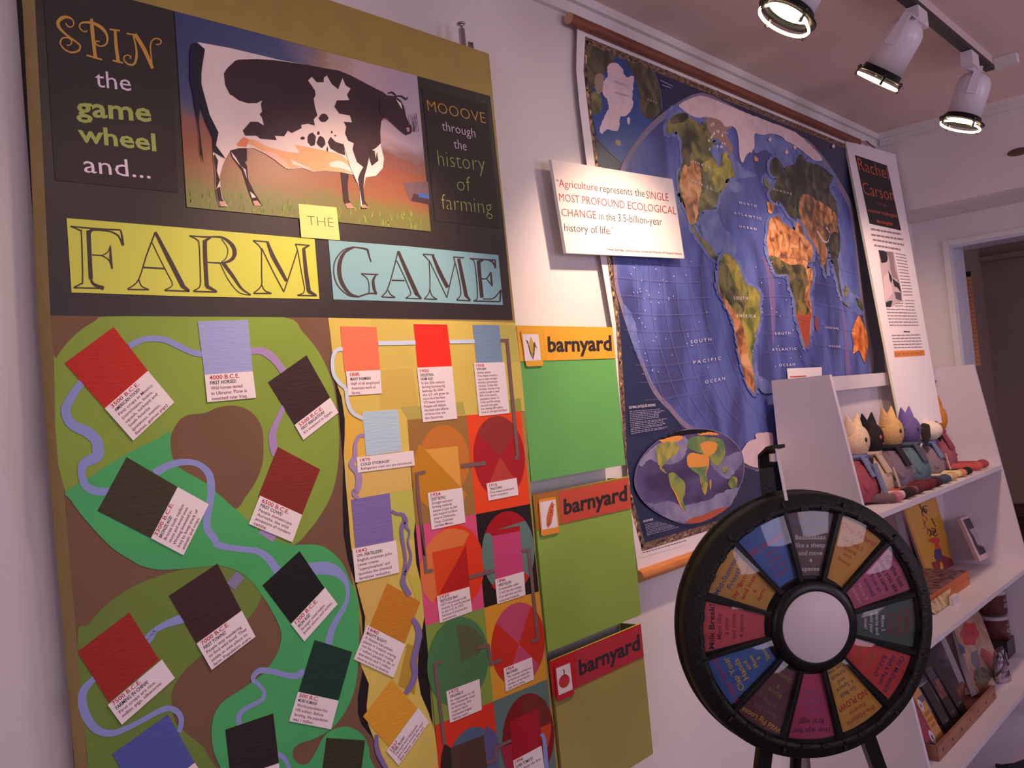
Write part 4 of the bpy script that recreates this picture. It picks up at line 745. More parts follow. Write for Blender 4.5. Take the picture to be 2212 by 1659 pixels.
qt('MOST PROFOUND ECOLOGICAL', 205,670,2008,882, RQ); qt('CHANGE', 240,902,775,945, RQ); qt('in the 3.5-billion-year', 820,960,1790,1048, DQ); qt('history of life.', 285,1135,1005,1186, DQ); qt('”',1015,1190,1042,1193,DQ)
qt('—Niles Eldredge, paleontologist, American Museum of Natural History', 920,1430,2100,1502, DQ, 5, 0); b.build('board', qs)
for x, y in ((1215,380),(1440,530)): p = onY(x,y,YQ+.011); MB().tube([p, Vector((p.x,YM if x>1300 else YW-.001,p.z))], .006, WHITE, 8).build('standoff', qs)
# ---------------------------------------------------------------- tall leaning text panel
tl = onY(1826,303,1.695); x0 = tl.x; d = ray(1923,800); ylow = x0/d.x*d.y
tr = onX(1934,333,5.118); e_ = (tr-tl); d = ray(1923,800); pb = C0 + d*((tl-C0).dot(e_)/d.dot(e_)); PR = Pl(tl, pb, tr); print('PANEL',tl,tr,pb)
tp = thing('text_panel', 'tall narrow white panel with an orange-lettered black heading, right of the map', 'panel', PR(1920,790,-.01))
br = PR(2014,792)
q = [tl, tr, br + (br-tr)*.25, pb + (pb-tl)*.25]; b = MB(); b.hexa(q, [p-PR.n*.012 for p in q], WPAPER, mat('foam_edge',(214,216,196),.6)); b.build('board', tp)
b = MB(); region(b, [(1846.8,334.7),(1916.4,357.6),(1946.6,498),(1878.5,483)], PR, .0008, mat('black_print',(26,22,24),.45))
OR = mat('orange_lettering',(216,100,60),.6); OD = mat('dim_orange_lettering',(140,80,80),.6)
text_px(b,'Rachel',(1856,367),(1921,388),(-5.5,-28),PR,.0014,OR,-.012); text_px(b,'Carson',(1866,419.5),(1933,435),(-5.5,-28),PR,.0014,OR,-.012); text_px(b,'writer',(1892,441.6),(1916,447.7),(-1.5,-8),PR,.0014,OD)
text_px(b,'marine biologist',(1876,457),(1939,470),(-1.5,-7.5),PR,.0014,OR); text_px(b,'ecologist',(1894.7,480.8),(1929,487.5),(-1.5,-8),PR,.0014,OR)
GP = mat('grey_print',(150,124,130),.6)
def row(x0,y0,x1,y1,h=2.4,M=GP,n=6): tick(b, PR, .0009, 1880+x0/5.1875, 480+y0/5.1875, 1880+x1/5.1875, 480+y1/5.1875, h, M, n)
row(5,85,345,145,4); row(12,150,370,205,4); row(28,205,378,265,4); row(45,268,340,318,4)
for i in range(14): row(280+i*7, 352+i*36, 400+i*6, 378+i*34, 2)
for i in range(3): row(270+i*4, 888+i*28, 370, 888+i*26, 1.8); row(390+i*2,880+i*34,495,884+i*34,1.8)
for i in range(6): row(180+i*7, 980+i*36, 508+i*7, 990+i*34, 2.2)
row(375,1232,445,1236,2.6,INK)
for i in range(5): row(240+i*6, 1275+i*34, 560+i*6, 1268+i*34, 2.2)
ph = [(1897.6,540),(1930.5,544.5),(1948,631.6),(1950,650),(1926,663),(1914,663)]; region(b, ph, PR, .0009, mat('photo_pale',(200,176,180),.5))
DK = mat('photo_dark',(34,28,32),.5); k5 = lambda *p: [(1880+p[i]/5.1875,480+p[i+1]/5.1875) for i in range(0,len(p),2)]
region(b, k5(92,312,150,318,185,345,195,400,190,440,160,455,125,455), PR, .0014, DK); region(b, k5(165,325,255,335,275,520,320,660,345,780,300,640,250,620,225,530,218,440,200,380), PR, .0013, mat('photo_mid',(146,126,130),.5)); region(b, k5(200,540,235,600,245,640,235,690,215,640), PR, .0014, DK)
region(b, k5(245,625,325,690,350,790,300,730,270,720), PR, .0015, DK); region(b, k5(270,780,345,790,350,880,290,860), PR, .0015, mat('photo_mid2',(90,78,84),.5)); region(b, k5(172,900,215,880,250,880,230,950,178,950), PR, .0015, DK)
region(b, k5(145,620,200,560,235,700,250,790,190,870,165,880), PR, .0013, mat('photo_light',(226,198,200),.5))
region(b, [(1931,757.6),(1996.6,755.7),(1998,768),(1933,772)], PR, .0009, mat('orange_strip',(226,136,60),.6)); text_px(b,'GREAT RIVER NATURALIST',(1933,769),(1996,766),(-.8,-7),PR,.0014,mat('strip_ink',(150,84,50),.6))
b.build('printed_text', tp)
p = onY(1872,305,1.69); MB().tube([p, p+Vector((.12,.005,-.015)), p+Vector((.16,.01,-.05))], .0035, mat('red_ribbon',(140,40,60),.6), 6).build('hanging_ribbon', tp)
# ---------------------------------------------------------------- display shelf
SB = 1.655; KY = SB/1.708
SW = mat('shelf_paint', (222,212,222), .4, var=.01)
xs0 = onY(1666,822,SB).x; xs1 = 5.425
zT_ = onY(1666,822,SB).z; TH = .022
def fy(px, py, X): return C0.y + ray(px,py).y/ray(px,py).x*X
yt = fy(1796,806,xs0+TH); yb_ = fy(1869,1097,xs0+TH); zbb = onX(1869,1097,xs0+TH).z
slope = (yb_-yt)/(zbb-zT_)
yfz = lambda z: yt + slope*(z - zT_)
sh = thing('display_shelf', 'white painted bookcase with slanting sides standing against the wall below the map', 'shelf', ((xs0+xs1)/2, 1.5, 0))
def side(xa):
    b = MB(); pts = [(SB,0),(SB,zT_),(yt,zT_),(yfz(0),0)]
    b.hexa([Vector((xa,y,z)) for y,z in pts],[Vector((xa+TH,y,z)) for y,z in pts],SW); return b
side(xs0).build('side_panel', sh); side(xs1-TH).build('side_panel', sh)
xa, xb_ = xs0+TH, xs1-TH; nb = 3; w = (xb_-xa)/nb
for i in range(nb): MB().box((xa+i*w+.0008,SB-.008,.05),(xa+(i+1)*w-.0008,SB,zT_-.02),SW).build('back_board', sh)
zr0 = onY(2013,822,SB-.03).z
MB().box((xa,SB-.045,zr0),(xb_,SB-.0085,zT_-.004),SW).build('top_rail', sh)
s1 = onX(2149,1014,xs1-TH).z; s2 = onX(2208,1230,xs1-TH).z
p3 = at(1,1,1)
# third shelf: its front edge passes this pixel
def zfront(px,py):
    z = 1.
    for _ in range(40):
        P = onY(px,py,yfz(z)); z = z*.5 + P.z*.5
    return z
s3 = zfront(2160,1570)
SHZ = [s1+TH, s2+TH, s3+TH]
for z in (s1, s2, s3, max(.06, s3-.36)):
    MB().box((xa,yfz(z)+.002,z),(xb_,SB-.0085,z+TH),SW).build('shelf_board', sh)
print('SHELVES', SHZ, xs0, yt, yfz(.5))
p = onY(1738,800,YW-.03); b = MB(); q = [onY(x,y,YW-.03) for x,y in ((1700.7,796),(1775,793),(1776,830),(1703.6,835))]
tc = thing('small_card', 'small white card with a red line behind the top of the shelf', 'card', q[3]); b.slab(q,.002,WPAPER); b.build('card', tc)
b = MB(); b.poly([onY(x,y,YW-.0306) for x,y in ((1706,813),(1742,811),(1742,813.2),(1706,815.5))], mat('red_line',(210,80,70),.6)); b.build('red_line', tc)
# ---------------------------------------------------------------- six knitted dolls
KN = dict(scale=90, bump=.8)
def knit(n, c): return mat('knit_'+n, c, .95, var=.06, **KN)
EYE = mat('button_eye',(50,44,40),.3); TAGM = mat('kraft_tag',(206,180,140),.8)
DL = [dict(px=(1846,953), head=(222,192,160), ear=(222,192,160), body=(150,70,84), scarf=(112,122,160), legs=[((110,84,90),(186,110,122)),((198,176,176),(34,28,32))], s=1.0, d='cream kitten-eared knitted doll with a blue scarf and rose body, leftmost on the shelf', sl=1),
      dict(px=(1878,948), head=(36,28,32), ear=(30,24,28), body=(200,172,150), scarf=(192,168,150), legs=[((196,84,50),(64,32,38)),((120,84,84),(90,40,50))], s=1.0, d='black pointy-eared knitted doll with red eyes and a cream striped body', eye=(206,90,70), tag=1),
      dict(px=(1921,934), head=(206,164,108), ear=(212,170,112), body=(120,104,120), scarf=(34,30,40), legs=[((106,36,48),(96,34,44)),((90,36,46),(60,28,36))], s=1.0, d='tan cat-eared knitted doll with a black scarf and mauve body'),
      dict(px=(1960,930), head=(100,84,140), ear=(108,90,160), body=(86,108,124), scarf=(76,80,100), legs=[((60,70,92),(60,70,92)),((196,180,150),(190,150,110))], s=1.02, d='purple cat-eared knitted doll with a white button badge and blue body', badge=1),
      dict(px=(2000,931), head=(222,206,190), ear=(36,30,34), body=(128,108,118), scarf=(104,118,156), legs=[((206,190,140),(196,120,90)),((40,36,40),(30,28,30))], s=1.05, d='white knitted dog doll with long black ears, blue scarf and a brown paper tag', tag=1),
      dict(px=(2018,905), head=(204,128,50), ear=(204,128,50), body=(150,84,96), scarf=(140,64,80), legs=[((190,84,84),(190,90,90)),((170,70,80),(160,70,80))], s=1.0, d='orange tulip-headed knitted doll at the right end of the row', back=1)]
zsh = SHZ[0]
for i, D_ in enumerate(DL):
    yy = 1.515 if not D_.get('back') else 1.57
    X = onY(*D_['px'], yy).x; hz = onY(*D_['px'], yy).z - zsh; s = hz/.30
    Mx = Matrix.Translation((X, yy, zsh+.001)) @ Matrix.Rotation(-.12,4,'X') if 0 else Matrix.Translation((X, yy, zsh+.001))
    r = thing('knitted_doll', D_['d'], 'doll', None, 'knitted dolls on the top shelf', Mx)
    BM, HM, EM, SM = knit('b%d' % i, D_['body']), knit('h%d' % i, D_['head']), knit('e%d' % i, D_['ear']), knit('s%d' % i, D_['scarf'])
    b = MB(); b.lathe([(.02,.0),(.085,.012),(.105,.06),(.098,.12),(.07,.18),(.04,.215),(.03,.23)], BM, Matrix.Diagonal((s*1.25,s*.9,s*.98,1)), 20); b.build('body', r)
    hd = Matrix.Translation((0,-.01*s,.30*s)); b = MB(); b.ell((0,0,0),(.072*s,.06*s,.082*s) if i != 4 else (.075*s,.09*s,.065*s), HM, hd, 18, 12)
    ho = b.build('head', r)
    for sx in (-1,1):
        b = MB()
        if i == 4: b.tube([Vector((sx*.05*s,0,.34*s)),Vector((sx*.09*s,-.02,.33*s)),Vector((sx*.125*s,-.03,.27*s)),Vector((sx*.14*s,-.03,.22*s))],[.012*s,.03*s,.026*s,.004*s],EM,8)
        elif i == 5: b.tube([Vector((sx*.03*s,0,.33*s)),Vector((sx*.045*s,0,.38*s)),Vector((sx*.04*s,0,.42*s)),Vector((sx*.02*s,0,.45*s))],[.04*s,.038*s,.026*s,.004*s],EM,10)
        else: b.tube([Vector((sx*.035*s,0,.345*s)),Vector((sx*.052*s,0,.385*s)),Vector((sx*.066*s,0,.43*s))],[.036*s,.022*s,.003*s],EM,10)
        b.build('ear', r)
    if i != 5:
        for sx in (-1,1):
            MB().ell((sx*.026*s,-.066*s if i != 4 else -.085*s,.305*s),(.009*s,.006*s,.011*s), mat('eye%d'%i, D_.get('eye',(48,52,48)), .35), n=10, k=6).build('eye', r)
        MB().ell((0,(-.066 if i != 4 else -.1)*s,.27*s),(.007*s,.005*s,.005*s), mat('nose', (150,90,90), .6), n=8, k=6).build('nose', r)
    b = MB(); b.lathe([(.045*s+.012*s*math.cos(t), .225*s+.016*s*math.sin(t)) for t in [k*PI/4 for k in range(9)]], SM, Matrix.Diagonal((1.05,.95,1,1)), 20)
    b.slab([Vector((x*s,y*s,z*s)) for x,y,z in ((-.055,-.045,.228),(.005,-.048,.225),(.01,-.094,.13),(-.05,-.09,.13))],.006,SM); b.build('scarf', r)
    for sx, (c1, c2) in zip((-1,1), D_['legs']):
        L = .30*s if i != 5 else .14*s
        pts = [Vector((sx*.045*s,-.05*s,.028*s)),Vector((sx*.055*s,-.05*s-L*.5,.026*s)),Vector((sx*.06*s,-.05*s-L,.024*s))]
        lim = (yy - yfz(zsh)) - .02
        pts = [Vector((p.x+ (.25*abs(p.y)), max(p.y,-lim+.03), p.z)) for p in pts]
        lg = MB().tube(pts, [.022*s,.021*s,.019*s], knit('l%d%d' % (i, sx), c1), 10).build('leg', r)
        e = pts[-1]; MB().ell((e.x+.006, e.y-.006*s, .026*s),(.025*s,.035*s,.025*s), knit('f%d%d' % (i, sx), c2), n=12, k=8).build('foot', lg)
    for sx in (-1,1):
        MB().tube([Vector((sx*.05*s,-.01,.2*s)),Vector((sx*.088*s,-.03*s,.13*s)),Vector((sx*.082*s,-.07*s,.075*s))],[.018*s,.017*s,.015*s], BM if i != 1 else knit('arm1',(40,32,36)), 8).build('arm', r)
    if D_.get('tag'): MB().slab([Vector((x*s,y*s,z*s)) for x,y,z in ((.01,-.098,.15),(.05,-.09,.15),(.052,-.112,.05),(.012,-.118,.05))],.002,TAGM).build('paper_tag', r)
    if D_.get('sl'): MB().slab([Vector((x*s,y*s,z*s)) for x,y,z in ((-.02,-.085,.19),(.025,-.085,.19),(.03,-.125,.04),(-.015,-.125,.04))],.008,knit('sl',(118,126,156))).build('scarf_end', r)
    if D_.get('badge'): MB().lathe([(0,.003),(.014*s,.002),(.014*s,-.001)], mat('badge',(226,206,206),.4), Matrix.Translation((.03*s,-.055*s,.21*s)) @ Matrix.Rotation(PI/2+.3,4,'X'), 16).build('badge', r)
# ---------------------------------------------------------------- second shelf
zsh = SHZ[1]
def leaning(name, label, cat, q, yt_, yb2, th, face, edge, group=None, pagec=None):
    zb = zsh + (.03 if name == 'framed_print' else .002); P3 = onZ(q[3][0],q[3][1],zb); P2 = onZ(q[2][0],q[2][1],zb)
    ym = (P3.y+P2.y)/2; P3 = onY(q[3][0],q[3][1],ym); P2 = onY(q[2][0],q[2][1],ym); yl = min(ym + yt_ - yb2, SB-.03-th)
    P = [onY(q[0][0],q[0][1],yl), onY(q[1][0],q[1][1],yl), P2, P3]
    P[2] = Pl(P[0],P[1],P[3])(*q[2])
    r = thing(name, label, cat, (P[3]+P[2])/2, group)
    n = (P[1]-P[0]).cross(P[3]-P[0]).normalized()
    if n.dot(C0-P[0]) < 0: n = -n
    pl = Pl(P[0],P[1],P[3])
    MB().hexa(P, [p-n*.0015 for p in P], face).build('front_cover' if 'book' in name else 'front', r)
    ins = lambda p, k: p
    MB().hexa([p-n*.0016 for p in P], [p-n*th for p in P], edge).build('pages' if 'book' in name else 'body', r)
    if 'book' in name: MB().hexa([p-n*(th+.0001) for p in P], [p-n*(th+.0016) for p in P], face).build('back_cover', r)
    return r, pl
z7b = zm(1880,1060,4.88); zX = zm(2012,1250,4.055)
PG = mat('page_edges',(214,204,204),.8)
YB_ = mat('yellow_cover',(206,152,44),.28)
r, pl = leaning('picture_book','tall yellow picture book with a red bird leaning on the second shelf','book', z7b(345,190,690,70,905,835,585,880), 1.66, 1.53, .012, YB_, PG, 'books on the second shelf')
b = MB(); CI = mat('dark_marks',(52,34,36),.5)
for p_ in ((520,140,545,200,590,190),(545,220,560,170,600,160),(560,180,585,230,600,200),(560,270,545,215,600,240),(612,400,640,440,625,480),(640,395,690,410,660,470),(660,430,680,480,715,455),(650,470,640,420,700,440),(645,290,665,330,690,380)): ribbon(b, z7b(*p_), 2, pl, .0012, CI)
for p_ in ((550,250,600,300,555,360),(555,300,580,380,550,400),(590,380,610,420,600,460)): ribbon(b, z7b(*p_), 1.6, pl, .0012, mat('red_marks',(196,70,40),.5))
region(b, z7b(610,520,640,500,700,490,740,520,720,560,760,640,730,700,700,640,680,560,640,545), pl, .0012, mat('bird_red',(196,62,52),.4)); region(b, z7b(680,620,735,610,765,700,700,740,675,690), pl, .0015, mat('bird_blue',(70,60,120),.4)); region(b, z7b(640,760,700,740,770,680,860,720,900,830,690,850), pl, .0010, mat('bird_maroon',(140,44,48),.4)); region(b, z7b(735,745,760,760,775,830,740,825), pl, .0016, mat('bird_yellow',(222,180,50),.4))
region(b, z7b(345,200,370,195,600,860,575,870), pl, .0008, mat('cover_edge',(176,124,36),.3)); b.build('cover_print', r)
r, pl = leaning('picture_book','dull pink and grey book half hidden between the wheel and yellow book','book', [(1908,1117),(1946,1102),(1993,1249),(1956,1270)], 1.67, 1.54, .012, mat('mauve_cover',(120,84,96),.3), PG, 'books on the second shelf')
b = MB(); region(b, z7b(250,255,320,230,450,700,330,560), pl, .0010, mat('grey_cover_patch',(118,112,126),.3)); b.build('cover_print', r)
# framed print on a little wire easel
r, pl = leaning('framed_print','small white framed picture of two pale birds on a wire easel','picture', z7b(950,290,1215,200,1430,620,1155,745), 1.55, 1.47, .02, mat('frame_white',(224,196,196),.5), mat('frame_side',(196,168,168),.5))
r.name = 'framed_print'
b = MB(); region(b, z7b(978,308,1208,225,1395,570,1158,680), pl, .0014, mat('print_dark',(62,56,70),.4)); region(b, z7b(1100,310,1125,300,1140,360,1190,420,1200,500,1190,590,1130,570,1090,480,1040,410,1090,390), pl, .002, mat('print_bird',(178,164,168),.4)); region(b, z7b(1225,370,1250,390,1320,490,1325,550,1270,580,1215,570,1200,480,1240,440), pl, .002, mat('print_bird2',(150,136,144),.4)); region(b, z7b(1080,520,1395,540,1395,570,1158,680,1110,590), pl, .0017, mat('print_floor',(40,40,46),.4)); b.build('print', r)
b = MB(); WIRE = mat('clear_easel',(200,190,200),.15)
for p_ in ((1250,625,1290,690,1290,800),(1290,800,1230,795,1250,740),(1105,730,1110,750,1130,745)): b.tube([onY(x,y,1.46) for x,y in z7b(*p_)], .002, WIRE, 6)
b.build('easel', r)
# stacked paperbacks lying flat, orange spines to the room
def flatbook(lab, fx, z0, th, depth, wx, spine, cover, rot=0, grp='paperbacks lying on the second shelf', yf=1.40):
    T = Matrix.Translation((fx, yf, z0)) @ Matrix.Rotation(rot,4,'Z'); r = thing('paperback_book', lab, 'book', None, grp, T)
    MB().box((-wx,.001,.0015),(0,depth,th-.0015),PG).build('pages', r)
    MB().box((-wx-.001,0,th-.0014),(.001,depth,th),cover).build('front_cover', r); MB().box((-wx-.001,0,0),(.001,depth,.0014),cover).build('back_cover', r)
    MB().box((-wx-.001,-.0015,0),(.001,.0009,th),spine).build('spine', r); return r
OS = mat('orange_spine',(190,96,48),.5); DKC = mat('dark_cover_print',(70,46,50),.35,scale=30,c2=(180,130,130)); BLKC = mat('black_cover',(30,26,28),.4)
fx = onY(2096,1275,1.40); w_ = (onY(2096,1275,1.40)-onY(2003,1262,1.40)).length+.02
flatbook('lower orange-spined paperback of the pile lying on the second shelf', fx.x, zsh+.001, .035, .24, w_, OS, BLKC)
flatbook('upper orange-spined paperback of the pile with a dark cover facing up', fx.x-.002, zsh+.0372, .035, .23, w_, OS, DKC)
P = [onY(x,y,1.37) for x,y in z7b(600,1050,905,1035,815,1222,670,1225)]
r = thing('greeting_card','cream card printed with a green plant lying in front of the paperback pile','card', P[3]); P[2] = Vector((P[2].x,1.365,zsh+.004)); P[3] = Vector((P[3].x,1.365,zsh+.004)); P[0] = Vector((P[0].x,1.393,zsh+.05)); P[1] = Vector((P[1].x,1.393,zsh+.05))
MB().slab(P, .004, mat('cream_print',(206,176,140),.5,scale=30,c2=(150,130,100))).build('card', r)
p0 = onY(2050,1300,1.36); r = thing('card_holder','small clear acrylic holder with white cards at the front of the second shelf','holder', Vector((p0.x,1.36,zsh)))
MB().box((p0.x+.005,1.345,zsh+.001),(p0.x+.085,1.36,zsh+.04),PG).build('card_stack', r); MB().box((p0.x,1.342,zsh+.0005),(p0.x+.09,1.344,zsh+.03),WIRE).build('holder_front', r)
# ---------------------------------------------------------------- third shelf
zsh = SHZ[2]
r, pl = leaning('cookery_book','illustrated book with a red scalloped seal leaning on the third shelf','book', zX(165,360,400,225,645,870,400,1010), 1.60, 1.42, .03, mat('cream_cover',(190,160,140),.35,scale=12,c2=(160,120,104)), PG)
b = MB(); cx, cy = 336, 485
region(b, zX(*[c for k in range(32) for c in (cx+(78+9*math.cos(6*k*PI/16))*math.cos(k*PI/16)*.98, cy+(100+10*math.cos(6*k*PI/16))*math.sin(k*PI/16))]), pl, .0012, mat('red_seal',(176,44,46),.4))
text_px(b,'COOK',zX(290,505)[0],zX(385,480)[0],(-2,-7),pl,.0018,mat('seal_letters',(120,30,34),.5))
region(b, zX(440,600,520,650,590,740,620,850,560,860,500,760,430,680), pl, .0011, mat('robe_red',(176,72,56),.4)); region(b, zX(350,650,400,620,430,760,400,800,350,740), pl, .0011, mat('robe_grey',(110,106,120),.4)); region(b, zX(380,800,440,770,500,800,530,860,480,960,420,950,370,880), pl, .0013, mat('face_dark',(74,64,60),.4,scale=30,c2=(120,110,90)))
region(b, zX(240,560,290,600,300,650,270,660), pl, .0012, mat('cover_blue',(62,70,120),.4)); b.build('cover_print', r)
r, pl = leaning('cookery_book','dark red book standing behind the book with the red seal','book', zX(90,430,165,385,400,1000,340,1010), 1.60, 1.46, .03, mat('maroon_cover',(66,30,36),.35), PG)
CANM = mat('brown_can',(92,44,42),.35); LID = mat('clear_lid',(176,164,176),.3)
for k in range(2):
    z0 = [zsh+.093, zsh+.226][k]; R0 = .07; X = 5.325
    r = thing('snack_can', ('lower','upper')[k] + ' of the two brown ALMONDS cans stacked at the right of the third shelf', 'can', (X,1.43,z0), 'stacked cans on the third shelf')
    T = Matrix.Translation((X,1.43,z0)); MB().lathe([(0,.0),(R0,.0),(R0,.105)], CANM, T, 32).build('can_body', r); MB().lathe([(R0+.002,.104),(R0+.002,.119),(R0-.006,.121),(0,.121)], LID, T, 32).build('lid', r)
    b = MB(); vs, fs, w = glyphs('ALMONDS', .0); rr = R0+.0006
    def cyl(x, z): a = math.radians(245)+x/rr; return (X+rr*math.cos(a), 1.43+rr*math.sin(a), z0+z)
    text_fn(b, 'ALMONDS', cyl, 0, .035, .024, mat('can_letters',(214,184,190),.5), width=.10); text_fn(b, 'CHOCOLATE', cyl, .0, .072, .009, mat('can_letters',(214,184,190),.5), width=.10)
    b.lathe([(0,0),(.009,0)], WPAPER, Matrix.Translation(cyl(.058,.018)) @ Matrix.Rotation(math.radians(245)+.058/rr,4,'Z') @ Matrix.Rotation(PI/2,4,'Y'), 14, False); b.build('label', r)
b = MB(); MB
r = thing('tin', 'dark metal tin under the two brown cans on the third shelf', 'tin', (X,1.43,zsh)); MB().box((X-.072,1.36,zsh+.001),(X+.072,1.5,zsh+.092),mat('dark_tin',(48,34,38),.3)).build('tin_body', r)
PB = onZ(2180,1472,zsh); X2 = PB.x; Y2 = PB.y+.03
r = thing('foil_bag', 'shiny crumpled silver foil bag in front of the cans on the third shelf', 'bag', (X2,Y2,zsh))
b = MB(); n = 14; vs = []; FO = mat('silver_foil',(190,180,200),.14,metal=1)
for j in range(9):
    z = j/8*.15; th = .034*(1-.55*(j/8)**5)
    for k in range(n):
        a = 2*PI*k/n; vs.append((X2+.06*math.cos(a)+random.uniform(-.006,.006), Y2+th*math.sin(a)+random.uniform(-.004,.004), zsh+.002+z+random.uniform(-.003,.003)*(j>0)))
b.add(vs, [(j*n+k, j*n+(k+1)%n, (j+1)*n+(k+1)%n, (j+1)*n+k) for j in range(8) for k in range(n)]+[list(range(n-1,-1,-1)), list(range(8*n,9*n))], FO); b.build('bag_body', r)
# wooden crate holding bars
WD = mat('pine_crate',(160,112,90),.6,scale=5,c2=(140,92,74),stretch=(1,8,8)); NL = mat('nail',(70,44,40),.5)
A = onZ(2032,1646,zsh+.001); B_ = onZ(2150,1508,zsh+.001); ycf = (A.y+B_.y)/2; xA = A.x; xB = B_.x; zc1 = zsh+.06; print('CRATE',A,B_)
cr = thing('wooden_crate','low pine crate with nail heads on the front edge of the third shelf','crate', ((xA+xB)/2, ycf+.08, zsh))
MB().box((xA,ycf,zsh+.001),(xB,ycf+.014,zc1),WD).build('front_board', cr); MB().box((xA,ycf+.13,zsh+.001),(xB,ycf+.144,zc1),WD).build('rear_board', cr)
for x in (xA, xB-.014): MB().box((x,ycf+.0142,zsh+.001),(x+.014,ycf+.1298,zc1),WD).build('end_board', cr)
MB().box((xA+.0142,ycf+.0142,zsh+.001),(xB-.0142,ycf+.1298,zsh+.008),WD).build('bottom_board', cr)
for k in range(7):
    x = xA+.06+(xB-xA-.1)*k/6; MB().lathe([(0,.0015),(.007,.001),(.007,0)], NL, Matrix.Translation((x,ycf-.0003,zsh+.03)) @ Matrix.Rotation(PI/2,4,'X'), 12).build('nail', cr)
z8 = zm(1880,1440,7.577)
BARS = [('product_box','bright pink box with a white seal and bold lettering in the wooden crate, nearest the wheel','box',z8(860,640,1060,980,1130,1190,730,860),(170,60,86),None),
        ('product_box','orange box lettered in brown with a white seal in the wooden crate','box',z8(960,370,1080,500,1410,975,1280,1120,890,590),(212,150,84),None)]
def upright(name, label, cat, xc, wd, ht, th, c, yy, tilt, yaw, base):
    T = Matrix.Translation((xc, yy, base)) @ Matrix.Rotation(yaw,4,'Z') @ Matrix.Rotation(-tilt,4,'X'); r = thing(name, label, cat, None, 'boxes and bars in the wooden crate', T)
    MB().box((-wd/2,0,0),(wd/2,th,ht), c).build('box_body' if name == 'product_box' else 'wrapper', r); return r
base = zsh+.012; yy = ycf+.05
LG = mat('grey_letters',(150,140,150),.5); WS = mat('white_seal',(220,206,214),.5)
def face(r, items, ht):
    b = MB()
    for it in items:
        if it[0] == 't': _, s, x, z, h, M, wv = it; text_fn(b, s, lambda u, v: (u, -.0008, v), x, z, h, M, width=wv, align='C')
        elif it[0] == 'r': _, x0, z0, x1, z1_, M = it; b.add([(x0,-.0006,z0),(x1,-.0006,z0),(x1,-.0006,z1_),(x0,-.0006,z1_)], [(0,1,2,3)], M)
        else: _, x, z, rx, rz, M = it; b.add([(x+rx*math.cos(k*PI/10), -.001, z+rz*math.sin(k*PI/10)) for k in range(20)], [range(20)], M)
    b.build('printed_face', r)
yy = ycf+.03; xs = [xA+.065, xA+.17, xA+.29, xA+.42, xA+.54]
r = upright('product_box','bright pink box with a white seal in the wooden crate','box', xs[0], .09, .22, .035, mat('pink_box',(168,58,84),.4), yy, .42, 0, base)
face(r, [('r',-.045,.022,.045,.05,mat('band_grey',(90,70,84),.4)),('o',.03,.05,.022,.03,WS),('o',.03,.05,.008,.01,INK),('t','MILK CHOCOLATE',0,.15,.012,LG,.075),('t','CARAMEL',0,.125,.012,LG,.06),('t','CINNAMON',-.004,.1,.012,LG,.06)], .2)
r = upright('product_box','orange box with brown lettering and a white seal, in the crate beside the pink box','box', xs[1], .085, .24, .025, mat('orange_box',(212,152,88),.45), yy+.005, .42, 0, base)
face(r, [('r',-.02,.17,.0425,.195,mat('band_grey2',(120,104,120),.4)),('o',-.02,.165,.02,.026,WS),('o',-.02,.165,.007,.009,INK),('t','CARAMEL',0,.12,.013,mat('brown_letters',(150,96,60),.5),.07),('t','CHOCOLATE',0,.095,.013,mat('brown_letters',(150,96,60),.5),.07),('t','CRISPS',0,.07,.013,mat('brown_letters',(150,96,60),.5),.05)], .2)
FILMB = mat('black_film',(40,38,46),.12,coat=1)
for k, (x, lab) in enumerate(((xs[2],'black glossy bar standing beside the orange box in the crate'),(xs[3],'dark wrapped bar with a floral picture panel in the middle of the crate'),(xs[4],'dark violet glossy bar at the right end of the crate'))):
    r = upright('chocolate_bar', lab, 'chocolate bar', x, .08, (.22,.31,.24)[k], .012, FILMB if k != 1 else mat('brown_wrapper',(58,44,46),.3), yy+.008*k, .45, 0, base)
    it = [('t','DARK',0.01,.05,.01,LG,.024)]
    if k == 1: it = [('r',-.04,.12,.04,.2,mat('floral_panel',(150,96,90),.4,scale=40,c2=(80,50,50))),('r',-.04,.205,.04,.255,mat('band_dark',(84,78,84),.3)),('t','72%',0,.05,.012,LG,.02)]
    face(r, it, .2)
# things on the floor behind the shelf end
p = onZ(2185,1600,.35)
r = thing('crumpled_cloth','dark blue crumpled cloth trailing on the floor at the bottom right corner','cloth', (p.x,p.y,.3))
BL = mat('dark_blue_cloth',(44,50,74),.9,bump=.6,scale=30)
# ---------------------------------------------------------------- spinning game wheel
an = math.radians(40); Uw = Vector((math.cos(an),-math.sin(an),0)); Nw = Vector((-math.sin(an),-math.cos(an),0)); Cw = at(1764,1355,2.04)
MW = Matrix(((Uw.x,0,Nw.x,Cw.x),(Uw.y,0,Nw.y,Cw.y),(0,1,0,Cw.z),(0,0,0,1)))
gw = thing('prize_spinner','black spinning prize wheel with twelve coloured wedges, in front of the shelf','game wheel', None, None, MW)
BK = mat('black_plastic',(20,18,19),.5,bump=.7,scale=170,spec=.35); BKS = mat('black_plastic_smooth',(15,14,16),.35,spec=.3)
b = MB(); b.lathe([(.262,-.03),(.262,-.012),(.266,-.008),(.276,-.008),(.279,-.014),(.286,-.014),(.289,-.02),(.297,-.022),(.301,-.03),(.301,-.062),(.296,-.07),(.304,-.076),(.304,-.088),(.29,-.095),(.2,-.095)], BK, None, 96); b.build('rim', gw)
MB().lathe([(.2,-.094),(.0,-.094)], BKS, None, 64).build('back_plate', gw); MB().lathe([(.262,-.032),(.0,-.032)], BKS, None, 64).build('front_plate', gw)
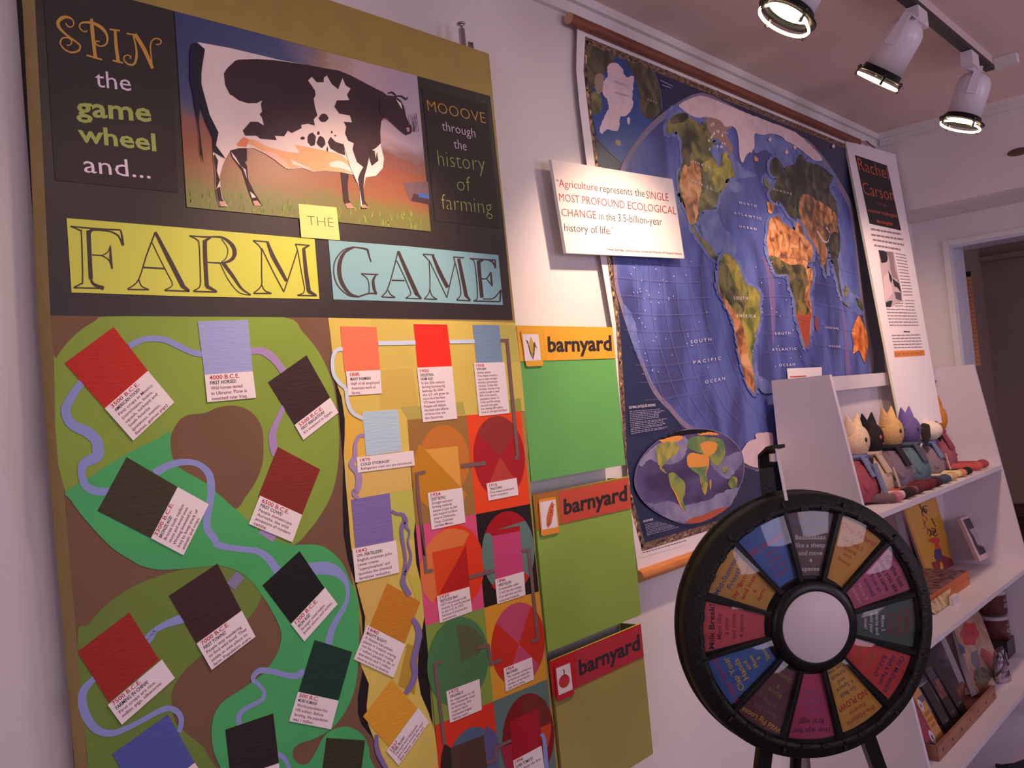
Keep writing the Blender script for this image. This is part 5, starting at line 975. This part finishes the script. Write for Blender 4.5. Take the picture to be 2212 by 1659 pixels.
b = MB(); b.lathe([(.104,-.031),(.104,-.012),(.096,-.006),(.082,-.003),(.079,-.004)], BKS, None, 64); b.build('hub_ring', gw)
MB().lathe([(.0795,-.006),(.0795,-.0015),(.078,.0),(0,.0)], mat('hub_disc_white',(214,200,204),.5), None, 64).build('hub_disc', gw)
A0 = 84.0
for k in range(12):
    a = math.radians(A0+15+30*k); T = Matrix.Rotation(a,4,'Z')
    MB().box((.1,-.0045,-.0315),(.264,.0045,-.014),BKS,T).box((.262,-.003,-.02),(.288,.003,-.008),BK,T).build('divider', gw)
    for s in (-1,1): MB().box((.262,-.009,-.0155),(.272,.009,-.005),BK,Matrix.Rotation(a+s*.17,4,'Z')).build('retaining_lug', gw)
def C_(r, g, b_): return (r, g, b_)
Y1 = (206,152,56); RI = (190,50,60); BI = (84,92,160); LI = (216,196,204)
WED = [('New Lambs',(104,78,80),[('New Lambs',(104,116,166),.236,.016,.086),('Born!',(104,116,166),.217,.015,.044),('Baaaaaaaaa',LI,.2,.013,.074),('like a sheep',LI,.182,.013,.072),('and move',LI,.164,.013,.058),('4',LI,.147,.012,.007),('spaces',LI,.128,.012,.042)]),
 ('Big Harvest',(58,104,176),[('BIG Harvest!',(190,74,104),.214,.018,.09),("Don't",(176,80,110),.192,.012,.034),('miss',(176,80,110),.174,.012,.032),('your turn,',(176,80,110),.157,.012,.044),('relax!',(176,80,110),.14,.012,.036)]),
 ('Mid-Summer Frost',Y1,[('Mid-Summer',(98,92,140),.234,.016,.104),('Frost!',(98,92,140),.214,.015,.05),('Say “Brrrrr!”',RI,.194,.013,.08),('and lose',RI,.175,.013,.06),('a',RI,.158,.012,.006),('turn',RI,.14,.012,.03)]),
 ('Milk Break',(206,78,84),[('Milk Break!',(70,40,56),.238,.016,.1),('Moo like',(130,56,74),.22,.013,.058),('a cow',(130,56,74),.203,.013,.04),('and move',(130,56,74),.186,.013,.056),('4 spaces',(130,56,74),.168,.013,.052)]),
 ('Soggy Spring',(50,96,160),[('Soggy Spring!',(160,60,110),.24,.016,.116),('Clap Your',(200,160,60),.215,.016,.084),('Hands',(200,160,60),.195,.016,.052),('and',(200,160,60),.178,.012,.022),('Move',(200,160,60),.161,.012,.03),('1',(200,160,60),.146,.011,.004),('Space',(200,160,60),.128,.012,.03)]),
 ('Wild Pig Loose',(98,50,58),[('Wild Pig Loose!',(200,150,40),.244,.014,.11),('Snort like',(112,96,96),.222,.014,.062),('a Hog',(112,96,96),.203,.013,.036),('Move',(120,120,62),.176,.013,.036),('1',(120,120,62),.16,.011,.004),('Spaces',(120,120,62),.135,.013,.046)]),
 ('Hen lays egg',(178,56,100),[('Hen lays her',(96,34,70),.24,.015,.09),('first egg!',(96,34,70),.22,.015,.062),('Move 1',(140,90,140),.195,.011,.034),('space and',(140,90,140),.18,.011,.042),('cluck like',(140,90,140),.166,.011,.038),('a chicken!',(140,90,140),.152,.011,.042)]),
 ('No plow',Y1,[('Pre-Historic',(176,60,40),.242,.014,.076),('Farmer',(176,80,50),.225,.013,.046),('NO PLOW!',(170,30,56),.204,.018,.076),('Go Back',(96,90,100),.18,.012,.044),('1 Space',(96,90,100),.164,.012,.044),('and',(96,90,100),.149,.011,.02),('Scratch',(96,90,100),.134,.011,.04),('Your Head',(96,90,100),.12,.011,.05)]),
 ('Old farmer',(204,54,48),[('Old McDonald',(66,50,96),.236,.014,.09),('Had a Farm',(66,50,96),.216,.014,.072),('E-I-E-I-O',(66,50,96),.196,.013,.052),('Move',(150,110,50),.17,.013,.034),('3',(150,110,50),.152,.012,.006),('Spaces',(150,110,50),.134,.013,.04)]),
 ('Cow pie',(70,88,80),[('Peee-',(150,60,60),.24,.016,.06),('YEW!',(150,60,60),.218,.016,.06),('A Pie!',(150,60,60),.198,.014,.05),('Move 5',LI,.178,.011,.036),('spaces and',LI,.164,.011,.052),('hold your',LI,.15,.011,.044),('nose!',LI,.136,.011,.024)]),
 ('Say the last',(190,86,118),[('Say the last',(90,44,80),.24,.014,.082),('thing you ate',(90,44,80),.222,.014,.088),('that came',(90,44,80),.204,.013,.06),('from an',(90,60,110),.186,.013,.046),('animal',(90,60,110),.168,.013,.044),('Move 3',(210,150,180),.148,.012,.042),('spaces',(210,150,180),.132,.012,.04)]),
 ('Crop Failure',(212,152,54),[('Crop Failure!',(206,84,50),.238,.015,.098),('Go back 2',(200,90,60),.212,.012,.054),('spaces',(200,90,60),.196,.012,.036),('and',(200,90,60),.182,.011,.02),('frown!',(200,90,60),.166,.012,.034)])]
for k, (nm, c, rows) in enumerate(WED):
    a = math.radians(A0+30*k); T = Matrix.Rotation(a-PI/2,4,'Z'); M = mat('wedge_%d_%d_%d' % c, c, .45, var=.04, scale=20)
    b = MB(); hw = math.radians(12.6); n = 8; z = -.028
    inn = [(.112*math.sin(-hw+2*hw*i/n), .112*math.cos(-hw+2*hw*i/n)) for i in range(n+1)]; out = [(.257*math.sin(-hw+2*hw*i/n), .257*math.cos(-hw+2*hw*i/n)) for i in range(n+1)]
    pts = inn + out[::-1]; b.hexa([T @ Vector((x,y,z)) for x,y in pts][::-1], [T @ Vector((x,y,z-.0015)) for x,y in pts][::-1], M)
    for s, cc, y, h, w in rows: text_fn(b, s, lambda u, v: T @ Vector((u, v, z+.0006)), 0, y-h*.5, h*.82, tone(cc), width=w, align='C', bold=.014)
    b.build('wedge_card', gw, label='%s wedge card' % nm)
# thin clear cover over the cards
CV = bpy.data.materials.new('clear_cover'); CV.use_nodes = True; nt = CV.node_tree; nt.nodes.clear()
o_ = nt.nodes.new('ShaderNodeOutputMaterial'); mx = nt.nodes.new('ShaderNodeMixShader'); tr_ = nt.nodes.new('ShaderNodeBsdfTransparent'); gl = nt.nodes.new('ShaderNodeBsdfGlossy'); fr = nt.nodes.new('ShaderNodeFresnel')
gl.inputs['Roughness'].default_value = .04; fr.inputs['IOR'].default_value = 1.5; nt.links.new(fr.outputs[0], mx.inputs[0]); nt.links.new(tr_.outputs[0], mx.inputs[1]); nt.links.new(gl.outputs[0], mx.inputs[2]); nt.links.new(mx.outputs[0], o_.inputs[0])
for k in range(12):
    a = math.radians(A0+30*k); hw = math.radians(13.8); n = 8; g = []
    for j in range(5):
        rr = .105+.155*j/4; zz = -.0125+.006*math.sin(PI*j/4)
        for i in range(n+1): w = a-hw+2*hw*i/n; g.append((rr*math.cos(w), rr*math.sin(w), zz+.003*math.sin(PI*i/n)))
    MB().add(g, [(j*(n+1)+i, (j+1)*(n+1)+i, (j+1)*(n+1)+i+1, j*(n+1)+i+1) for j in range(4) for i in range(n)], CV, True).build('clear_cover', gw)
# bracket, flapper, legs (own coordinates)
IW = MW.inverted()
def wl(x, y, dz=0.):                                    # the wheel-plane point behind a pixel, dz in front of the plane
    p = Cw + Nw*dz; d = ray(x,y); t = (p-C0).dot(Nw)/d.dot(Nw); return IW @ (C0 + d*t)
b = MB(); pa = [wl(1664,1090,-.09), wl(1655,1010,-.09), wl(1652,985,-.075), wl(1668,968,-.04), wl(1682,964,-.012)]
for i in range(len(pa)-1):
    A_, B2 = pa[i], pa[i+1]; w = Vector((.017,0,0)); t = Vector((0,.004,0)) if i > 1 else Vector((0,0,.006)); b.hexa([A_-w+t,A_+w+t,B2+w*(.9)+t,B2-w*.9+t],[A_-w-t,A_+w-t,B2+w*.9-t,B2-w*.9-t],BK)
b.build('flapper_bracket', gw)
A_, B2 = wl(1677,968,-.02), wl(1699,1081,-.004); w = Vector((.0035,0,0)); t = Vector((0,0,.0012)); FLW = mat('white_flapper',(226,206,206),.4)
MB().hexa([A_-w+t,A_+w+t,B2+w+t,B2-w+t],[A_-w-t,A_+w-t,B2+w-t,B2-w-t],FLW).box((A_.x-.014,A_.y-.03,A_.z-.012),(A_.x+.004,A_.y-.012,A_.z-.002),FLW).build('flapper', gw)
zf = -Cw.z
for x0, x1 in ((-.1,-.36),(.13,.42)):
    b = MB(); A_ = Vector((x0,-.24,-.1)); B2 = Vector((x1,zf+.001,-.1)); w = Vector((.017,0,0)); t = Vector((0,0,.012)); b.hexa([A_-w+t,A_+w+t,B2+w+t,B2-w+t],[A_-w-t,A_+w-t,B2+w-t,B2-w-t],BKS); b.build('leg', gw)
MB().hexa([Vector((x,y,-.108)) for x,y in ((-.09,-.05),(.09,-.05),(.11,-.28),(-.11,-.28))],[Vector((x,y,-.118)) for x,y in ((-.09,-.05),(.09,-.05),(.11,-.28),(-.11,-.28))],BKS).build('leg_mount', gw)
MB().tube([Vector((0,-.12,-.11)), Vector((.0,zf+.001,-.5))], .014, BKS, 10).build('rear_leg', gw)
MB().tube([Vector((0,0,-.032)), Vector((0,0,-.113))], .02, BKS, 16).build('axle', gw)
# cloth
b = MB(); n = 16; pts = [onZ(x,y,.2) for x,y in ((2132,1582),(2160,1604),(2190,1625),(2225,1640),(2270,1650))]
b.tube([Vector((p.x,p.y,.05+.02*i)) for i,p in enumerate(pts)], [.01,.03,.06,.09,.1], BL, 12); b.build('cloth_fold', r_ := thing('crumpled_strap','dark blue crumpled strap trailing on the floor at the bottom right corner','strap', pts[1]))
bpy.data.objects.remove(r if r.name.startswith('crumpled_cloth') else bpy.data.objects['crumpled_cloth'])
# dark low cabinet seen through the doorway
P = onX(2184,1103,7.4); r = thing('dark_cabinet','dark brown low cabinet seen through the doorway at the right edge','cabinet',(7.4,P.y-.5,0))
MB().box((7.1,P.y-1.2,0),(7.56,P.y,P.z),mat('dark_cabinet',(58,36,36),.5)).build('cabinet_body', r); MB().box((7.08,P.y-1.22,P.z+.0005),(7.57,P.y+.02,P.z+.03),mat('dark_cabinet',(58,36,36),.5)).build('cabinet_top', r)
q0, q1 = onX(2090,600,XE+.9), onX(2112,780,XE+.9)
# paper strip in the next room, orange light painted into its colour
r = thing('wall_chart','tall ruled paper strip with orange light painted on, seen just inside the doorway','chart',(q0.x,q0.y,q1.z))
PL = [onX(x,y,6.6) for x,y in ((2083,598),(2097,597),(2118,790),(2104,790))]; b = MB(); b.slab(PL,.004,mat('chart_orange_light',(236,170,130),.6)); b.build('paper', r); b = MB()
for k in range(22):
    t = k/22; a_, c_ = PL[0].lerp(PL[3],t), PL[1].lerp(PL[2],t); b.add([a_-Vector((.003,0,0)), c_-Vector((.003,0,0)), c_-Vector((.003,0,.004)), a_-Vector((.003,0,.004))],[(0,1,2,3)],mat('chart_rule',(196,120,90),.6))
b.build('ruled_lines', r); b = MB(); b.slab([p+Vector((0,0,.035)) for p in (PL[0],PL[1])]+[PL[1],PL[0]],.01,BLKC); b.build('top_bar', r)
# ---------------------------------------------------------------- track lights
zt_ = ZC-.0; TK = mat('track_black',(44,36,36),.5)
tA, tB = onZ(1965,0,3.2), onZ(2137,146,3.2); ty = (tA.y+tB.y)/2
tk = thing('light_track','thin dark ceiling track carrying the white spotlights','light track',((tA.x+tB.x)/2,ty,3.2))
MB().box((.3,ty-.018,3.185),(tB.x,ty+.018,3.205),TK).build('rail', tk); MB().box((.3,ty-.012,3.2055),(tB.x,ty+.012,3.2495),mat('track_white',(216,196,196),.5)).build('spacer', tk)
P = onZ(2172,138,3.22); MB().box((P.x-.03,P.y-.05,3.21),(P.x+.02,P.y+.04,3.249),WHITE).build('end_feed', tk)
LW = mat('lamp_white',(224,216,226),.3); GLOW = mat('lamp_glow',(255,240,220),.3,emit=(1,.82,.55,30)); RIMG = mat('lamp_rim',(240,220,180),.3,emit=(1,.72,.42,5))
def aim(px, py, top, tilt):                             # a mouth at this pixel, turned 'tilt' degrees towards the viewer
    r_ = ray(px, py); rn = r_.normalized(); t = (top-C0).dot(rn); m_ = C0 + rn*t; l = (m_-top).length
    t -= l*math.tan(math.radians(tilt)); return C0 + rn*t
def lamp(label, top, mouth, R0, tx, e, target, size=70, ring=True):
    ax = (mouth-top).normalized(); L = (mouth-top).length; q_ = ax.to_track_quat('-Z','Y').to_matrix().to_4x4(); T = Matrix.Translation(mouth) @ q_
    r = thing('track_spotlight', label, 'spotlight', None, 'white spotlights on the ceiling track', T); iT = T.inverted()
    MB().lathe([(R0*.97,.012),(R0,.012),(R0,L*.78),(R0*.96,L*.88),(R0*.78,L*.98),(R0*.45,L*1.06),(0,L*1.08)], LW, None, 40).build('housing', r)
    MB().lathe([(R0*.97,.02),(R0*1.08,.02),(R0*1.08,.0),(R0*1.36,-.001),(R0*1.36,-.004),(R0*.99,-.005)], mat('black_ring',(24,22,22),.4), None, 40).build('mouth_ring', r)
    MB().lathe([(R0*.99,.008),(0,.008)], GLOW, None, 32, False).build('lens', r)
    MB().lathe([(R0*1.2,-.018),(R0*1.24,-.022),(R0*1.2,-.027),(R0*1.12,-.024),(R0*1.12,-.019),(R0*1.2,-.018)], RIMG, None, 40).build('outer_ring', r)
    for k in range(4):
        a = k*PI/2+.6; MB().box((R0*1.17,-.004,-.032),(R0*1.3,.004,.006),mat('black_ring',(24,22,22),.4),Matrix.Rotation(a,4,'Z')).build('clip', r)
    # yoke strap down one side and the adapter on the track
    bx = iT @ Vector((tx,ty,3.13)); b = MB(); piv = Vector((0,0,L*.62))
    for s in (-1,1): b.hexa([Vector((s*(R0+.004),-.018,L*.52)),Vector((s*(R0+.004),.018,L*.52)),Vector((s*(R0*.9),.014,L*1.12))+Vector((0,0,.0)),Vector((s*(R0*.9),-.014,L*1.12))],[Vector((s*(R0+.008),-.018,L*.52)),Vector((s*(R0+.008),.018,L*.52)),Vector((s*(R0*.96),.014,L*1.12)),Vector((s*(R0*.96),-.014,L*1.12))],LW)
    b.hexa([Vector((-R0*.96,-.014,L*1.12)),Vector((-R0*.96,.014,L*1.12)),Vector((R0*.96,.014,L*1.12)),Vector((R0*.96,-.014,L*1.12))],[Vector((-R0*.96,-.014,L*1.135)),Vector((-R0*.96,.014,L*1.135)),Vector((R0*.96,.014,L*1.135)),Vector((R0*.96,-.014,L*1.135))],LW); b.build('yoke', r)
    MB().tube([Vector((0,0,L*1.13)), bx], .013, LW, 12).build('swivel', r)
    b = MB(); Ta = iT @ Matrix.Translation((tx,ty,3.155)); b.box((-.05,-.022,-.03),(.05,.022,.028),LW,Ta); b.build('adapter', r)
    spot('lamp_light', mouth+ax*.05, target, e, size, .9)
    return r
t1 = at(1752,-62,2.52); lamp('white track spotlight cut off by the top edge, its lit mouth facing the sign', t1, aim(1702,30,t1,22), .064, t1.x+.03, 72, (2.5,YW,1.95), 84)
t2 = onY(1966,52,.95); lamp('middle white track spotlight, its long body tilted left', t2, aim(1902,163,t2,3), .064, t2.x+.06, 52, (4.0,YW,1.75), 80)
t3 = onY(2110,165,.95); lamp('far white track spotlight hanging from a square adapter, pointing down', t3, aim(2078,262,t3,14), .066, 4.02, 40, (5.1,YW,1.7), 80)
# lamps of the same track that hang beyond the top of the picture
for x, e, tg, sz, w_ in ((1.55,44,(1.3,YW,2.0),70,'over the middle of'),(.9,7,(.9,YW,1.9),70,'over the left side of')):
    lamp('white track spotlight ' + w_ + ' the game board', Vector((x+.06,.95,3.05)), Vector((x,1.0,2.86)), .06, x+.07, e, tg, sz)
# brown oval fitting on the soffit face
p = onX(2200,328,XB); rh = abs(onX(2175,328,XB).y-p.y); rv = (onX(2198,320,XB)-onX(2198,337,XB)).length/2
r = thing('oval_fitting','small brown oval fitting on the white soffit above the doorway','fitting',p); MB().ell((p.x-.0,p.y,p.z),(.012,rh,rv),mat('brown_fitting',(96,70,58),.6)).build('fitting_body', r)
bpy.data.objects.remove(_co)
